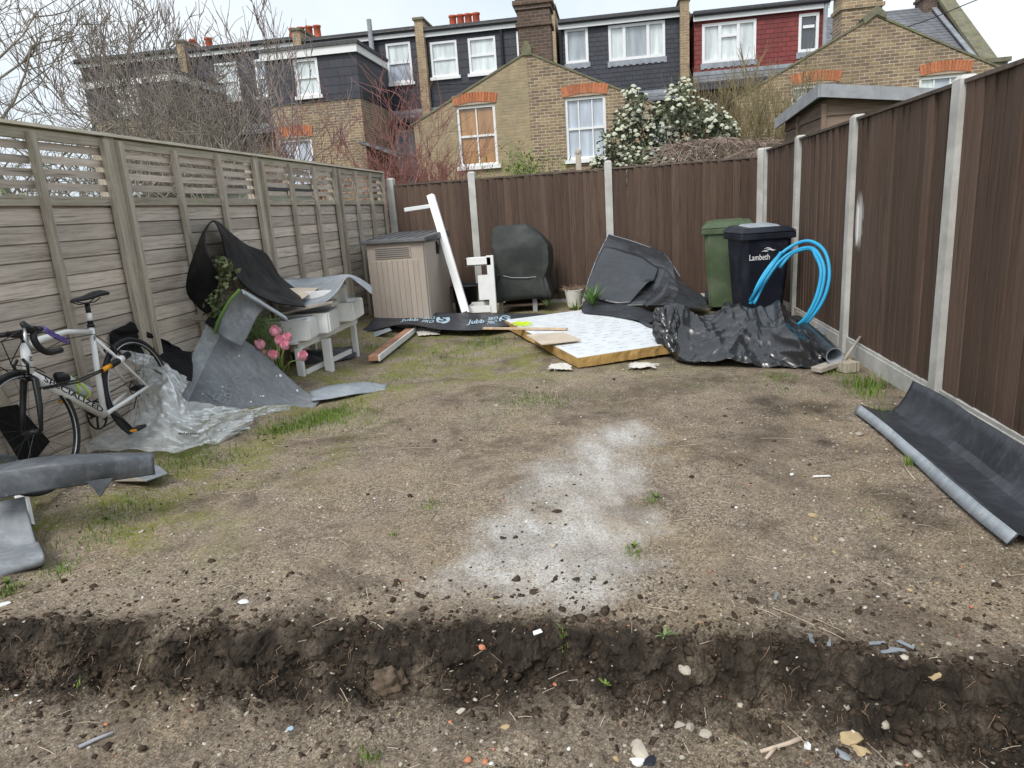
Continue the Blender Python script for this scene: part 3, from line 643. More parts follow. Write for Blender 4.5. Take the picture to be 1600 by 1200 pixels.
def lintel(parent, x0, x1, z, y, h=.25, n=None):
    n = n or int((x1-x0)/.078); cx = (x0+x1)/2; hw = (x1-x0)/2
    lt = MB().bb(x0-.02, x1+.02, y-.012, y+.05, z-.01, z+h-.03).build('arch', MT['mortar'], parent)
    for k in range(n):
        def pt(t, up):
            u = (t-.5)*2; zz = z + .07*(1-u*u) - .01 + (h if up else 0); xx = cx + u*hw*(1.10 if up else 1.0); return xx, zz
        t0 = (k+.07)/n; t1 = (k+.93)/n
        pts = [pt(t0,0), pt(t1,0), pt(t1,1), pt(t0,1)]
        MB().prism([V(x,y-.028,zz) for x, zz in pts], (0,.05,0)).build('brick', MT['orange'], lt)
def chimney(parent, x0, x1, y0, y1, z0, z1, mat, pots=0, pot_z=.5, name='chimney'):
    c = MB().bb(x0,x1,y0,y1,z0,z1).bb(x0-.05,x1+.05,y0-.05,y1+.05,z1-.45,z1-.36).bb(x0-.05,x1+.05,y0-.05,y1+.05,z1-.02,z1+.09).bb(x0-.1,x1+.1,y0-.1,y1+.1,z1+.09,z1+.2).bb(x0-.03,x1+.03,y0-.03,y1+.03,z1+.2,z1+.28).build(name, mat, parent)
    for k in range(pots):
        px = x0+(x1-x0)*(k+.5)/pots
        MB().lathe([(.001,z1+.27),(.16,z1+.27),(.145,z1+.3),(.135,z1+pot_z-.08),(.165,z1+pot_z-.06),(.165,z1+pot_z),(.10,z1+pot_z),(.09,z1+pot_z-.12)], (px,(y0+y1)/2,0), 12).build('chimney_pot', MT['pot'], c, True)
    return c
def gable_ext(label, cx, hw, zap, slope, y, mats, split):
    t = thing('house_extension', label, 'house extension', (cx, y, 0))
    ze = zap-hw*slope
    if split:
        MB().prism([V(cx-hw,y,0), V(cx-.0,y,0), V(cx,y,zap), V(cx-hw,y,ze)], (0,5.8,0)).build('wall', mats[0], t)
        MB().prism([V(cx+.002,y-.004,0), V(cx+hw,y-.004,0), V(cx+hw,y-.004,ze), V(cx+.002,y-.004,zap)], (0,5.8,0)).build('wall', mats[1], t)
    else:
        MB().prism([V(cx-hw,y,0), V(cx+hw,y,0), V(cx+hw,y,ze), V(cx,y,zap), V(cx-hw,y,ze)], (0,5.8,0)).build('wall', mats[0], t)
    for s in (-1, 1):
        a = V(cx,y-.03,zap+.005); b = V(cx+s*(hw+.08),y-.03,ze-.08*slope+.005)
        MB().prism([a, b, b+V(0,0,.055), a+V(0,0,.055)], (0,.22,0)).build('verge', MT['stone'], t)
        a = V(cx,y+.2,zap+.004); b = V(cx+s*(hw+.1),y+.2,ze-.1*slope+.004)
        MB().prism([a, b, b+V(0,0,.04), a+V(0,0,.04)], (0,5.6,0)).build('roof', MT['slateG'], t)
    return t
def walls(t): return sorted([c for c in bpy.data.objects if c.parent == t and c.name.split('.')[0] == 'wall'], key=lambda o: min(v.co.x for v in o.data.vertices))
gA = gable_ext('yellow brick gabled extension with a bamboo blind in one window and tall sooty chimney', -2.23, 3.35, 5.55, .47, YO, (MT['brickP'], MT['brickS']), True)
sash(gA, -4.32, -3.20, 2.72, 4.36, YO, MT['blind'], wall=walls(gA)[0]); lintel(gA, -4.36, -3.16, 4.38, YO)
sash(gA, -1.25, -.13, 2.68, 4.32, YO-.004, MT['curt'], cols=3, wall=walls(gA)[1]); lintel(gA, -1.29, -.09, 4.34, YO-.004)
chimney(gA, -2.46, -1.56, 20.75, 21.5, 5.0, 6.72, MT['brickC'], 0)
MB().prism([V(-2.36,YO-.05,5.50),V(-2.08,YO-.05,5.50),V(-2.10,YO-.05,5.72),V(-2.19,YO-.05,5.86),V(-2.25,YO-.05,5.86),V(-2.34,YO-.05,5.72)], (0,.3,0)).build('finial', MT['stone'], gA)
gB = gable_ext('brown brick gabled extension with orange brick arches behind the timber shed', 6.72, 3.4, 5.58, .50, YO, (MT['brickS'],), False)
sash(gB, 4.72, 5.88, 2.5, 4.10, YO, [MT['paneD'], MT['paneG']], cols=3, wall=walls(gB)[0]); lintel(gB, 4.74, 5.92, 4.12, YO)
sash(gB, 7.86, 9.02, 2.45, 4.05, YO, [MT['curt'], MT['paneL']], cols=3, wall=walls(gB)[0]); lintel(gB, 7.88, 9.06, 4.07, YO)
chimney(gB, 6.02, 7.0, 20.9, 21.7, 4.9, 6.35, MT['brickS'], 0)
MB().prism([V(6.45,YO-.06,5.42),V(6.72,YO-.06,5.62),V(6.95,YO-.06,5.5),V(6.98,YO-.06,5.62),V(6.72,YO-.06,5.82),V(6.40,YO-.06,5.56)], (0,.35,0)).build('finial', MT['stone'], gB)

def house(label, x0, x1, zf, dmat, zb, party=MT['brickY'], parapet=True):
    t = thing('terraced_house', label, 'house', ((x0+x1)/2, YD, 0))
    MB().bb(x0, x1, YD+.12, YD+7, 0, 5.0).build('wall', MT['brickS'], t)
    zr = zf+.25
    MB().prism([V(x0,YD+.05,4.95),V(x0,YD+3.9,zr-.05),V(x0,YD+7.6,4.95)], (x1-x0,0,0)).build('roof', MT['slateG'], t)
    d = MB().bb(x0+.14, x1-.14, YD, YD+3.9, zb, zf-.18).build('dormer', dmat, t)
    MB().bb(x0+.10, x1-.10, YD-.16, YD-.10, zf-.22, zf-.01).build('fascia', MT['upvc'], d)
    MB().bb(x0+.10, x1-.10, YD-.22, YD+4.1, zf, zf+.09).build('flat_roof', MT['felt'], d)
    MB().tube([V(x0+.10,YD-.22,zf-.03),V(x1-.10,YD-.22,zf-.03)], .06, 8).build('gutter', MT['black'], d)
    MB().prism([V(x0+.1,YD-.35,zb-.28),V(x0+.1,YD+.02,zb+.04),V(x0+.1,YD+.02,zb-.28)], (x1-x0-.2,0,0)).build('eaves', MT['slateG'], t)
    MB().bb(x0+.1, x1-.1, YD-.06, YD-.02, zb-.02, zb+.10).build('flashing', MT['lead'], t)
    if parapet:
        p = MB().bb(x1-.15, x1+.15, YD-.28, YD+7, 0, zf+.25).build('party_wall', party, t)
        MB().bb(x1-.2, x1+.2, YD-.34, YD+7, zf+.25, zf+.33).build('coping', MT['stone'], p)
    return t, d
h2, d2 = house('terraced house with dark slate dormer, two white sash windows and red chimney pots', -6.58, -1.95, 7.82, MT['slateL'], 5.15)
sash(d2, -6.34, -5.36, 6.26, 7.44, YD, MT['paneL'], cols=1, wall=d2, rec=.03); sash(d2, -4.95, -3.96, 6.26, 7.44, YD, MT['paneL'], cols=1, wall=d2, rec=.03); sash(d2, -3.2, -2.5, 6.3, 7.5, YD, MT['paneG'], cols=1, wall=d2, rec=.03)
MB().tube([V(-3.72,YD-.1,7.7),V(-3.72,YD-.1,5.1)], .05, 8).build('downpipe', MT['black'], h2)
chimney(h2, -6.2, -4.95, YD+2.6, YD+3.4, 6.5, 8.15, MT['brickC'], 4, .85)
h3, d3 = house('terraced house with dark tile-hung dormer and a wide white three-light window', -1.8, 2.55, 7.60, MT['slateB'], 5.06)
casement(d3, -1.50, -.70, 6.28, 7.40, YD, [], [MT['paneG']]); casement(d3, .0, 1.92, 6.22, 7.36, YD, [.28, .70], [MT['paneL'], MT['paneG'], MT['paneL']])
MB().tube([V(-1.66,YD-.1,7.5),V(-1.66,YD-.1,5.0)], .05, 8).build('downpipe', MT['black'], h3)
chimney(h3, 1.6, 3.0, YD+2.6, YD+3.4, 6.5, 7.85, MT['brickC'], 0)
sash(h3, .6, 2.0, 2.6, 4.3, YD+.12, MT['paneG'], cols=2, wall=walls(h3)[0])
h4, d4 = house('terraced house with a red tile-hung dormer and white casement windows', 2.75, 7.30, 7.40, MT['slateR'], 5.50, parapet=False)
casement(d4, 3.15, 4.92, 5.86, 7.10, YD, [.33, .67], [MT['paneL']], (1, .66)); casement(d4, 6.28, 6.92, 5.92, 7.10, YD, [], [MT['paneD']], (0, .66))
MB().tube([V(7.08,YD-.14,7.7),V(7.08,YD-.14,5.0)], .07, 8).build('downpipe', MT['greytrim'], h4)
MB().bb(2.8, 7.3, YD-.5, YD-.02, 4.95, 5.2).build('lower_roof', MT['slateB'], h4)
ant = MB().tube([V(7.3,YD+.4,7.4),V(7.3,YD+.4,8.0)], .02, 6).tube([V(6.9,YD+.4,7.7),V(8.0,YD+.4,7.85)], .015, 5)
for k in range(6): ant.tube([V(7.0+k*.17,YD+.2,7.715+k*.023),V(7.0+k*.17,YD+.6,7.715+k*.023)], .01, 4)
ant.build('aerial', MT['greytrim'], h4)
h5 = thing('terraced_house', 'end house with plain grey slate roof and mossy parapet, red brick chimney', 'house', (9.5, YD, 0))
MB().bb(7.32, 12.1, YD, YD+8, 0, 5.0).build('wall', MT['brickS'], h5)
MB().prism([V(7.32,YD-.2,4.9),V(7.32,YD+4,7.75),V(7.32,YD+8.2,4.9)], (4.7,0,0)).build('roof', MT['slateG'], h5)
MB().prism([V(12.02,YD-.5,4.7),V(12.02,YD+4,8.15),V(12.02,YD+8.2,4.7),V(12.02,YD+8.2,0),V(12.02,YD-.5,0)], (.35,0,0)).build('party_wall', MT['brickC'], h5)
MB().prism([V(11.95,YD-.6,4.68),V(11.95,YD+4,8.17),V(11.95,YD+4,8.30),V(11.95,YD-.6,4.82)], (.48,0,0)).build('coping', MT['stone'], h5)
MB().bb(11.9, 12.45, YD-.75, YD-.3, 4.3, 4.95).bb(11.82, 12.52, YD-.82, YD-.25, 4.95, 5.08).build('kneeler', MT['stone'], h5)
MB().prism([V(11.8,YD-.22,5.0),V(11.8,YD+4,7.84),V(11.8,YD+4,7.90),V(11.8,YD-.22,5.06)], (.16,0,0)).build('flashing', MT['lead'], h5)
chimney(h5, 11.5, 12.6, YD+3.6, YD+4.4, 7.4, 8.4, MT['brickC'], 2, .8)
h1, d1 = house('terraced house with dark slate dormer and shuttered sash beside the projecting dormer', -11.1, -6.62, 7.90, MT['slateL'], 5.15)
sash(d1, -7.98, -7.06, 6.2, 7.55, YD, [MT['curt'], MT['paneL']], cols=1, wall=d1, rec=.03)
sash(h1, -8.0, -6.95, 2.7, 4.6, YD+.12, MT['curt'], cols=2, wall=walls(h1)[0])
MB().bb(-8.6, -6.85, YD-.6, YD+.1, 4.75, 4.9).build('lower_roof', MT['slateB'], h1)
MB().tube([V(-8.42,YD-.25,8.35),V(-8.42,YD-.25,5.6)], .09, 8).build('vent_pipe', MT['greytrim'], h1)
for lab, a, b, zf in (('terraced house with white fascia and red chimney pots behind the bare trees', -15.7, -11.2, 8.0), ('farthest terraced house with a small terracotta chimney behind the bare trees', -20.4, -15.8, 8.05)):
    hh, dd = house(lab, a, b, zf, MT['slateL'], 5.15)
    sash(dd, a+1.0, a+1.9, 6.2, 7.5, YD, MT['paneL'], cols=1, wall=dd, rec=.03); sash(dd, a+2.6, a+3.5, 6.2, 7.5, YD, MT['curt'], cols=1, wall=dd, rec=.03)
    chimney(hh, b-1.7, b-.3, YD+2.6, YD+3.4, 6.6, 8.4, MT['brickC'], 4 if b > -12 else 2, .8)
for lab_, pts_ in (('black telephone cable sagging from the end house to the tile-hung dormer', [V(11.6,YD-.5,6.9), V(9.2,YD-.9,6.2), V(7.2,YD-.3,6.35)]), ('thin black cable running under the fascia of the slate dormer', [V(-6.4,YD-.12,6.02), V(-4.2,YD-.14,5.9), V(-2.0,YD-.12,6.05)])):
    o = MB().tube([spline(pts_, t/16) for t in range(17)], .016, 5).build('overhead_cable', MT['black'], None, True); props(o, lab_, 'cable')
def dormer_ext(label, x0, x1, zf, y, zb=5.27):
    t = thing('house_extension', label, 'house extension', ((x0+x1)/2, y, 0))
    MB().bb(x0, x1, y, YD, 0, zb+.2).build('wall', MT['brickS'], t)
    d = MB().bb(x0-.02, x1+.02, y-.03, YD, zb, zf-.2).build('dormer', MT['slateL'], t)
    MB().bb(x0-.1, x1+.1, y-.14, y-.08, zf-.24, zf).bb(x1+.04, x1+.10, y-.08, YD-.3, zf-.24, zf-.002).build('fascia', MT['upvc'], d)
    MB().bb(x0-.14, x1+.16, y-.2, YD-.3, zf, zf+.1).build('flat_roof', MT['felt'], d)
    xw = (x0+x1)/2
    sash(d, xw-.55, xw+.25, 5.48, 6.6, y-.03, MT['paneL'], cols=1, wall=d, rec=.03); sash(t, xw-1.4, xw-.3, 2.4, 4.2, y, MT['curt'], cols=2, wall=walls(t)[0]); lintel(t, xw-1.45, xw-.25, 4.25, y, .32)
    MB().prism([V(x1-.2,y-.05,3.9),V(x1+1.0,y-.05,3.4),V(x1+1.0,y-.05,3.5),V(x1-.2,y-.05,4.0)], (0,3,0)).build('lean_to_roof', MT['slateG'], t)
    return t
dormer_ext('brick extension topped by a dark slate box dormer behind the red-stemmed shrub', -11.1, -8.0, 6.88, 23.2)
dormer_ext('brick extension with dark slate dormer and orange arch, deep behind the grey bare trees', -17.6, -14.4, 6.6, 23.2)

# ------------------------------------------------------------------ trees and shrubs beyond the fences
def twigs(mb, p, d, ln, r, lev, rnd, spread=.6, up=.15, kids=(3,5), shrink=.68, wob=.18, rmin=.004, sides=(6,5,4,3,3,3)):
    n = 4 if lev > 1 else 3; pts = [p.copy()]; rs = [r]; q = p.copy(); dd = d.normalized()
    for i in range(n):
        dd = (dd + Vector((rnd.gauss(0,wob), rnd.gauss(0,wob), rnd.gauss(0,wob)+up*.3))).normalized(); q = q+dd*(ln/n); pts.append(q.copy()); rs.append(max(rmin*.6, r*(1-.5*(i+1)/n)))
    mb.tube(pts, rs, sides[min(len(sides)-1, max(0, 5-lev))] if lev < 5 else 6, cap=False)
    if lev <= 0: return
    for k in range(rnd.randint(*kids)):
        t = rnd.uniform(.3, 1.0); i = min(int(t*n), n-1); b = pts[i].lerp(pts[i+1], t*n-i)
        ax = Vector((rnd.gauss(0,1), rnd.gauss(0,1), rnd.gauss(0,1))); ax = (ax - dd*ax.dot(dd)); ax = ax.normalized() if ax.length > .01 else Vector((1,0,0))
        nd_ = (dd + ax*rnd.uniform(.5,1.2)*spread*1.4 + Vector((0,0,up))).normalized()
        twigs(mb, b, nd_, ln*rnd.uniform(shrink-.15, shrink+.1), max(rmin, r*rnd.uniform(.42,.62)), lev-1, rnd, spread, up, kids, shrink, wob, rmin, sides)
def bare_tree(name, label, x, y, h, r, lev, seed, mat, stems=1, spread=.6, up=.2, kids=(3,5), group=None, cat='tree', lean=(0,0), rmin=.004, tlen=.42, fan=.5, mat2=None, z0=0):
    rnd = random.Random(seed); t = thing(name, label, cat, (x, y, z0), group)
    tr = MB(); cw = MB()
    for s in range(stems):
        a = rnd.uniform(0, 6.28); f = fan if stems > 1 else .08
        d = Vector((math.cos(a)*f+lean[0], math.sin(a)*f*.8+lean[1], 1)).normalized(); p = Vector((x+math.cos(a)*.06*stems**.5, y+math.sin(a)*.06, z0-.05)); pts = [p]; rs = [r]; n = 6; q = p.copy()
        for i in range(n):
            d = (d + Vector((rnd.gauss(0,.10), rnd.gauss(0,.10), .05))).normalized(); q = q+d*h*tlen/n*1.6; pts.append(q.copy()); rs.append(r*(1-.6*(i+1)/n))
        tr.tube(pts, rs, 7)
        for i in range(2, n+1):
            for k in range(rnd.randint(1, 3) if i < n else 3):
                ax = Vector((rnd.gauss(0,1), rnd.gauss(0,1), rnd.uniform(.1,.9))).normalized()
                twigs(cw, pts[i].copy(), (d*.5+ax*spread*1.5).normalized(), h*rnd.uniform(.22,.36), rs[i]*rnd.uniform(.45,.7), lev, rnd, spread, up, kids, rmin=rmin)
    tr.build('trunk', mat, t, True, fix=False); cw.build('crown', mat2 or mat, t, True, fix=False)
    return t
GT = 'bare trees behind the weathered fence'
bare_tree('bare_tree', 'pale-barked bare tree with the tallest forked limbs above the weathered fence', -8.6, 9.6, 5.2, .10, 3, 21, MT['bark'], 1, .75, .12, (3,5), GT, rmin=.006)
bare_tree('bare_tree', 'dark bare tree at the photo edge with fine crowded twigs', -10.2, 9.6, 4.6, .09, 3, 5, MT['barkd'], 2, .7, .12, (3,5), GT, rmin=.006)
bare_tree('bare_tree', 'grey bare tree with arching low branches, third tree from the photo edge', -7.0, 10.4, 4.4, .06, 3, 33, MT['bark'], 3, .7, .16, (2,4), GT, rmin=.005)
bare_tree('bare_tree', 'bare upright tree with purplish buds in front of the projecting slate dormer', -6.5, 12.2, 5.0, .06, 3, 12, MT['bark'], 4, .5, .32, (2,3), GT, rmin=.008, mat2=MT['purpletw'], fan=.36)
bare_tree('bare_tree', 'slim brown bare tree between the grey tree and the upright purplish tree', -8.3, 13.5, 5.4, .06, 3, 77, MT['bark'], 3, .6, .25, (2,4), GT, rmin=.010, fan=.35)
bare_tree('bare_tree', 'pale bare tree with crossing limbs, second from the photo edge', -8.0, 8.3, 3.5, .06, 3, 91, MT['bark'], 2, .8, .1, (3,5), GT, rmin=.004)
bare_tree('bare_tree', 'low bushy bare tree just behind the middle of the weathered fence', -5.9, 9.6, 3.3, .04, 3, 63, MT['bark'], 3, .65, .2, (2,3), GT, rmin=.007)
bare_tree('red_stemmed_shrub', 'coral red stemmed bare shrub at the corner of the fences', -4.55, 13.2, 3.8, .026, 2, 4, MT['coral'], 6, .6, .25, (2,4), cat='shrub', rmin=.006, fan=.35)
bare_tree('thin_twig_shrub', 'orange-brown thin twiggy shrub in front of the bamboo blind window', -3.55, 13.6, 2.5, .02, 2, 8, MT['olive'], 9, .4, .3, (3,4), cat='shrub', rmin=.005, fan=.35, mat2=MT['coral'])
bare_tree('olive_twig_shrub', 'tall olive-brown twiggy shrub beside the timber shed', 2.75, 13.0, 3.0, .03, 3, 16, MT['olive'], 7, .4, .45, (3,4), cat='shrub', rmin=.005, fan=.28)
bare_tree('bare_tree', 'distant bare tree at the far end of the brown fence', 15.4, 22, 6.0, .10, 3, 10, MT['barkd'], 1, .6, .2, (3,4), rmin=.012)
def leaf_cloud(mb, blobs, n, size, rnd, asp=.45, droop=.3, shell=.55):
    tot = sum(b[3]*b[4] for b in blobs)
    for (x, y, z, rx, rz_) in blobs:
        for k in range(int(n*rx*rz_/tot)):
            d = Vector((rnd.gauss(0,1), rnd.gauss(0,1), rnd.gauss(0,1))).normalized(); q = rnd.uniform(shell, 1.05)
            c = Vector((x+d.x*rx*q, y+d.y*rx*q, z+d.z*rz_*q)); s = size*rnd.uniform(.6,1.3)
            t = (d + Vector((rnd.gauss(0,.6), rnd.gauss(0,.6), rnd.gauss(0,.6)-droop))).normalized(); u = t.orthogonal().normalized(); u.rotate(Matrix.Rotation(rnd.uniform(0,6.28), 3, t))
            mb.add([c-t*s*.5, c+u*s*asp*.5, c+t*s*.5, c-u*s*asp*.5], [(0,1,2,3)])
vb = thing('viburnum', 'evergreen shrub covered in cream flower heads above the far fence', 'shrub', (.95, 12.2, 0))
rnd = random.Random(3)
bl = []
for px, py, r_ in ((995,160,.20),(980,190,.26),(962,222,.30),(1000,215,.34),(1040,190,.34),(1062,150,.22),(1058,175,.28),(1085,185,.32),(1110,190,.26),(1128,195,.2),(1020,240,.36),(1060,235,.34),(1100,225,.28),(965,255,.28),(940,258,.2),(1000,265,.35),(1050,270,.35),(1140,210,.16),(1090,255,.3),(985,145,.13),(1068,135,.13)):
    p = P(px, py, 12.0+rnd.uniform(-.3,.5)); bl.append((p.x, p.y, p.z, r_, r_*.95))
bl += [(.7,12.3,1.2,.6,.6),(1.4,12.3,1.2,.6,.6),(.9,12.3,.6,.5,.6)]
lv = MB(); leaf_cloud(lv, bl, 9000, .085, rnd, .5, .2, .35); lv.build('leaves', MT['leafd'], vb, fix=False)
st = MB()
for b in bl: st.tube([V(1.0+rnd.uniform(-.15,.15),12.25,0), V((1.0+b[0])/2+rnd.uniform(-.1,.1),12.25,b[2]*.55), V(b[0],b[1],b[2])], [.03,.02,.008], 5)
st.build('stems', MT['barkd'], vb, fix=False)
FV = []
for v in range(6):
    n6 = 8; rr_ = 1.0; q = MB()
    ring = [V(math.cos(6.283*i/n6), math.sin(6.283*i/n6), -.05)*rnd.uniform(.8,1.15) for i in range(n6)]; r2 = [V(math.cos(6.283*i/n6+.3)*.6, math.sin(6.283*i/n6+.3)*.6, .40)*rnd.uniform(.8,1.2) for i in range(n6)]
    q.add(ring+r2+[V(0,0,.55)], [(i,(i+1) % n6,n6+(i+1) % n6,n6+i) for i in range(n6)]+[(n6+i,n6+(i+1) % n6,2*n6) for i in range(n6)]); fm = q.mesh('flower_head'); fm.materials.append(MT['flowerw']); FV.append(fm)
spots = []
for b in bl[:21]:
    for k in range(int(110*b[3]**1.25)+3):
        d = Vector((rnd.gauss(0,1), rnd.gauss(0,1)-.7, rnd.gauss(0,.8)+.35)).normalized(); spots.append((Vector((b[0],b[1],b[2]))+Vector((d.x*b[3],d.y*b[3],d.z*b[4]))*1.05, (d*.55+V(0,0,1)+V(0,-.3,0)).normalized(), rnd.uniform(.022,.048)))
rnd.shuffle(spots)
for c, up_, r_ in spots[:298]:
    o = bpy.data.objects.new('flower_head', rnd.choice(FV)); C.objects.link(o); o.parent = vb; o.location = c-WO[vb.name]; o.rotation_euler = up_.to_track_quat('Z', 'Y').to_euler(); o.scale = (r_, r_, r_)
q = MB()
for c, up_, r_ in spots[298:]:
    m3 = up_.to_track_quat('Z', 'Y').to_matrix(); me_ = rnd.choice(FV); q.add([c+m3@(v.co*r_*.9) for v in me_.vertices], [tuple(p.vertices) for p in me_.polygons])
props(q.build('blossom', MT['flowerw'], vb, fix=False), kind='stuff')
vt = thing('dry_vine', 'tangle of dry brown vine stems hanging over the far fence', 'vine', (1.5, 10.9, 0))
mb = MB()
for k in range(420):
    a = P(rnd.uniform(1040,1225), rnd.uniform(215,262), rnd.uniform(10.5,11.2)); pts = [a]; d = V(rnd.gauss(0,1),rnd.gauss(0,.5),rnd.gauss(0,.5)).normalized()
    for i in range(6):
        d = (d+V(rnd.gauss(0,.4),rnd.gauss(0,.3),rnd.gauss(-.08,.35))).normalized(); q = pts[-1]+d*rnd.uniform(.06,.13)
        top = P(0,0,1).z
        q.z = min(q.z, 2.22-.10*abs(q.x-1.35)); pts.append(q)
    mb.tube(pts, rnd.uniform(.003,.0065), 3, cap=False)
for k in range(26): mb.tube([V(1.5+rnd.gauss(0,.3),10.9,0), V(1.5+rnd.gauss(0,.4),10.85,.9), V(1.5+rnd.gauss(0,.5),10.8,1.95)], .008, 4)
mb.build('stems', MT['vine'], vt, fix=False)
bm_ = thing('bamboo', 'bright green bamboo clump poking over the far fence', 'bamboo', (-1.35, 11.2, 0))
mb = MB(); lf_ = MB()
for k in range(46):
    tx = P(rnd.gauss(818,26), 262-abs(rnd.gauss(0,14)), 11.2+rnd.uniform(-.3,.4)); b0 = V(-1.35+rnd.gauss(0,.18), 11.2+rnd.gauss(0,.15), 0)
    mid = b0.lerp(tx, .6)+V(0,0,.2); mb.tube([b0, mid, tx], [.008,.006,.002], 4, cap=False)
    for i in range(17):
        c = tx+V(rnd.gauss(0,.10),rnd.gauss(0,.10),rnd.gauss(-.08,.10)); d = V(rnd.gauss(0,1),rnd.gauss(0,1),rnd.uniform(-.9,.5)).normalized(); u = d.cross(V(0,0,1)); u = u.normalized() if u.length > .01 else V(1,0,0); s = rnd.uniform(.07,.15)
        lf_.add([c, c+d*s*.4+u*.010, c+d*s, c+d*s*.4-u*.010], [(0,1,2,3)])
mb.build('canes', MT['leafs'], bm_, fix=False); lf_.build('leaves', MT['leafb'], bm_, fix=False)
wp_ = thing('old_post', 'mossy old post top in front of the net curtain window', 'post', (-.45, 11.0, 0))
p = P(903, 232, 11.0); MB().bb(p.x-.04, p.x+.04, 10.96, 11.04, 0, p.z-.08).build('shaft', MT['oldpost'], wp_); MB().lathe([(.001,p.z),(.03,p.z-.01),(.05,p.z-.05),(.045,p.z-.09),(.03,p.z-.1)], (p.x,11.0,0), 10).build('finial', MT['oldpost'], wp_, True)
for nm_, lab_, cx_, cy_, sd_x, mt_ in (('evergreen_shrub', 'dull green shrub glimpsed low through the slatted fence top near the photo edge', -5.2, 5.6, 1, 'wisp'), ('evergreen_shrub', 'yellowish shrub glimpsed through the slats behind the middle of the weathered fence', -5.0, 8.6, 2, 'leafb')):
    t_ = thing(nm_, lab_, 'shrub', (cx_, cy_, 0)); q = MB(); r2_ = random.Random(sd_x); leaf_cloud(q, [(cx_+r2_.uniform(-.6,.6), cy_+r2_.uniform(-.9,.9), r2_.uniform(.6,1.55), .42, .4) for _ in range(12)], 3200, .07, r2_, .5, .2, .2); q.build('leaves', MT[mt_], t_, fix=False)
    q = MB()
    for _ in range(16): q.tube([V(cx_+r2_.uniform(-.2,.2), cy_+r2_.uniform(-.3,.3), 0), V(cx_+r2_.uniform(-.6,.6), cy_+r2_.uniform(-.9,.9), 1.1), V(cx_+r2_.uniform(-.8,.8), cy_+r2_.uniform(-1.1,1.1), 1.95)], [.02,.012,.004], 5)
    q.build('stems', MT['bark'], t_, fix=False)
# low hedge mass and a pale garden building seen through the slatted top
gh = thing('pale_outbuilding', 'pale panelled outbuilding glimpsed through the slatted fence top', 'outbuilding', (-6.2, 9.6, 0))
MB().bb(-7.2, -5.2, 9.8, 12.0, 0, 1.95).build('wall', MT['render'], gh); MB().hexa([V(-7.3,9.7,1.95),V(-5.1,9.7,1.95),V(-5.1,12.1,1.95),V(-7.3,12.1,1.95),V(-7.3,9.7,2.0),V(-5.1,9.7,2.0),V(-5.1,12.1,2.1),V(-7.3,12.1,2.1)]).build('roof', MT['felt'], gh)
MB().bb(-6.6, -5.8, 9.77, 9.81, .9, 1.75).build('window', MT['paneL'], gh)

# ------------------------------------------------------------------ far end: storage box, barbecue, bins and the rest
sb = thing('storage_box', 'beige plastic garden storage box with dark grey lid in the fence corner', 'storage box', (-2.6, 8.9, .06))
bx0, bx1, by0, by1, bz = -3.02, -2.30, 8.35, 9.6, 1.13
MB().bb(bx0, bx1, by0, by1, .03, bz).build('body', MT['beige'], sb, bevel=.012)
for k in range(9):
    xx = bx0+.06+k*(bx1-bx0-.12)/8-.0; ww = (bx1-bx0-.12)/9
    MB().bb(bx0+.05+k*ww*1.0, bx0+.05+(k+.9)*ww, by0-.008, by0+.01, .08, .92).build('panel', MT['beige'], sb, bevel=.004)
vent = MB().bb(bx0+.10, bx1-.16, by0-.012, by0+.01, .95, 1.09).build('vent', MT['beige'], sb)
for k in range(5): MB().bb(bx0+.115, bx1-.175, by0-.018, by0-.010, .965+k*.024, .975+k*.024).build('slat', MT['lid'], vent)
for j in range(2):
    y0 = by0+.03+j*.6; MB().bb(bx1-.01, bx1+.015, y0, y0+.585, .07, bz-.02).build('door', MT['beige'], sb, bevel=.008)
lidm = MB().hexa([V(bx0-.06,by0-.06,bz),V(bx1+.05,by0-.06,bz),V(bx1+.05,by1+.03,bz),V(bx0-.06,by1+.03,bz),V(bx0-.05,by0-.05,bz+.05),V(bx1+.04,by0-.05,bz+.05),V(bx1+.04,by1+.02,bz+.10),V(bx0-.05,by1+.02,bz+.10)]).build('lid', MT['lid'], sb, bevel=.012)
for k in range(6):
    xx = bx0+.02+k*.12; MB().hexa([V(xx,by0-.02,bz+.052),V(xx+.03,by0-.02,bz+.052),V(xx+.03,by1-.02,bz+.099),V(xx,by1-.02,bz+.099),V(xx,by0-.02,bz+.060),V(xx+.03,by0-.02,bz+.060),V(xx+.03,by1-.02,bz+.107),V(xx,by1-.02,bz+.107)]).build('rib', MT['lid'], lidm)
MB().tube([V(bx1+.02,8.93,1.1),V(bx1+.035,8.93,1.04),V(bx1+.03,8.92,.94)], [.02,.03,.02], 6).build('latch', MT['black'], sb)

wp1 = thing('white_post', 'tall white timber post with a short side arm leaning beside the storage box', 'timber post', P(728,487,8.75))
a = P(727,488,8.75); b = P(672,305,9.35)
MB().bar(a, b, .085, .06, (0,1,0)).build('shaft', MT['white'], wp1, bevel=.004); MB().bar(a+V(.05,-.012,0), b+V(.05,-.012,0), .026, .045, (0,1,0)).build('side_strip', MT['white'], wp1)
MB().bar(P(672,322,9.30), P(632,328,9.1), .05, .035, (0,1,0)).build('arm', MT['white'], wp1, bevel=.004)

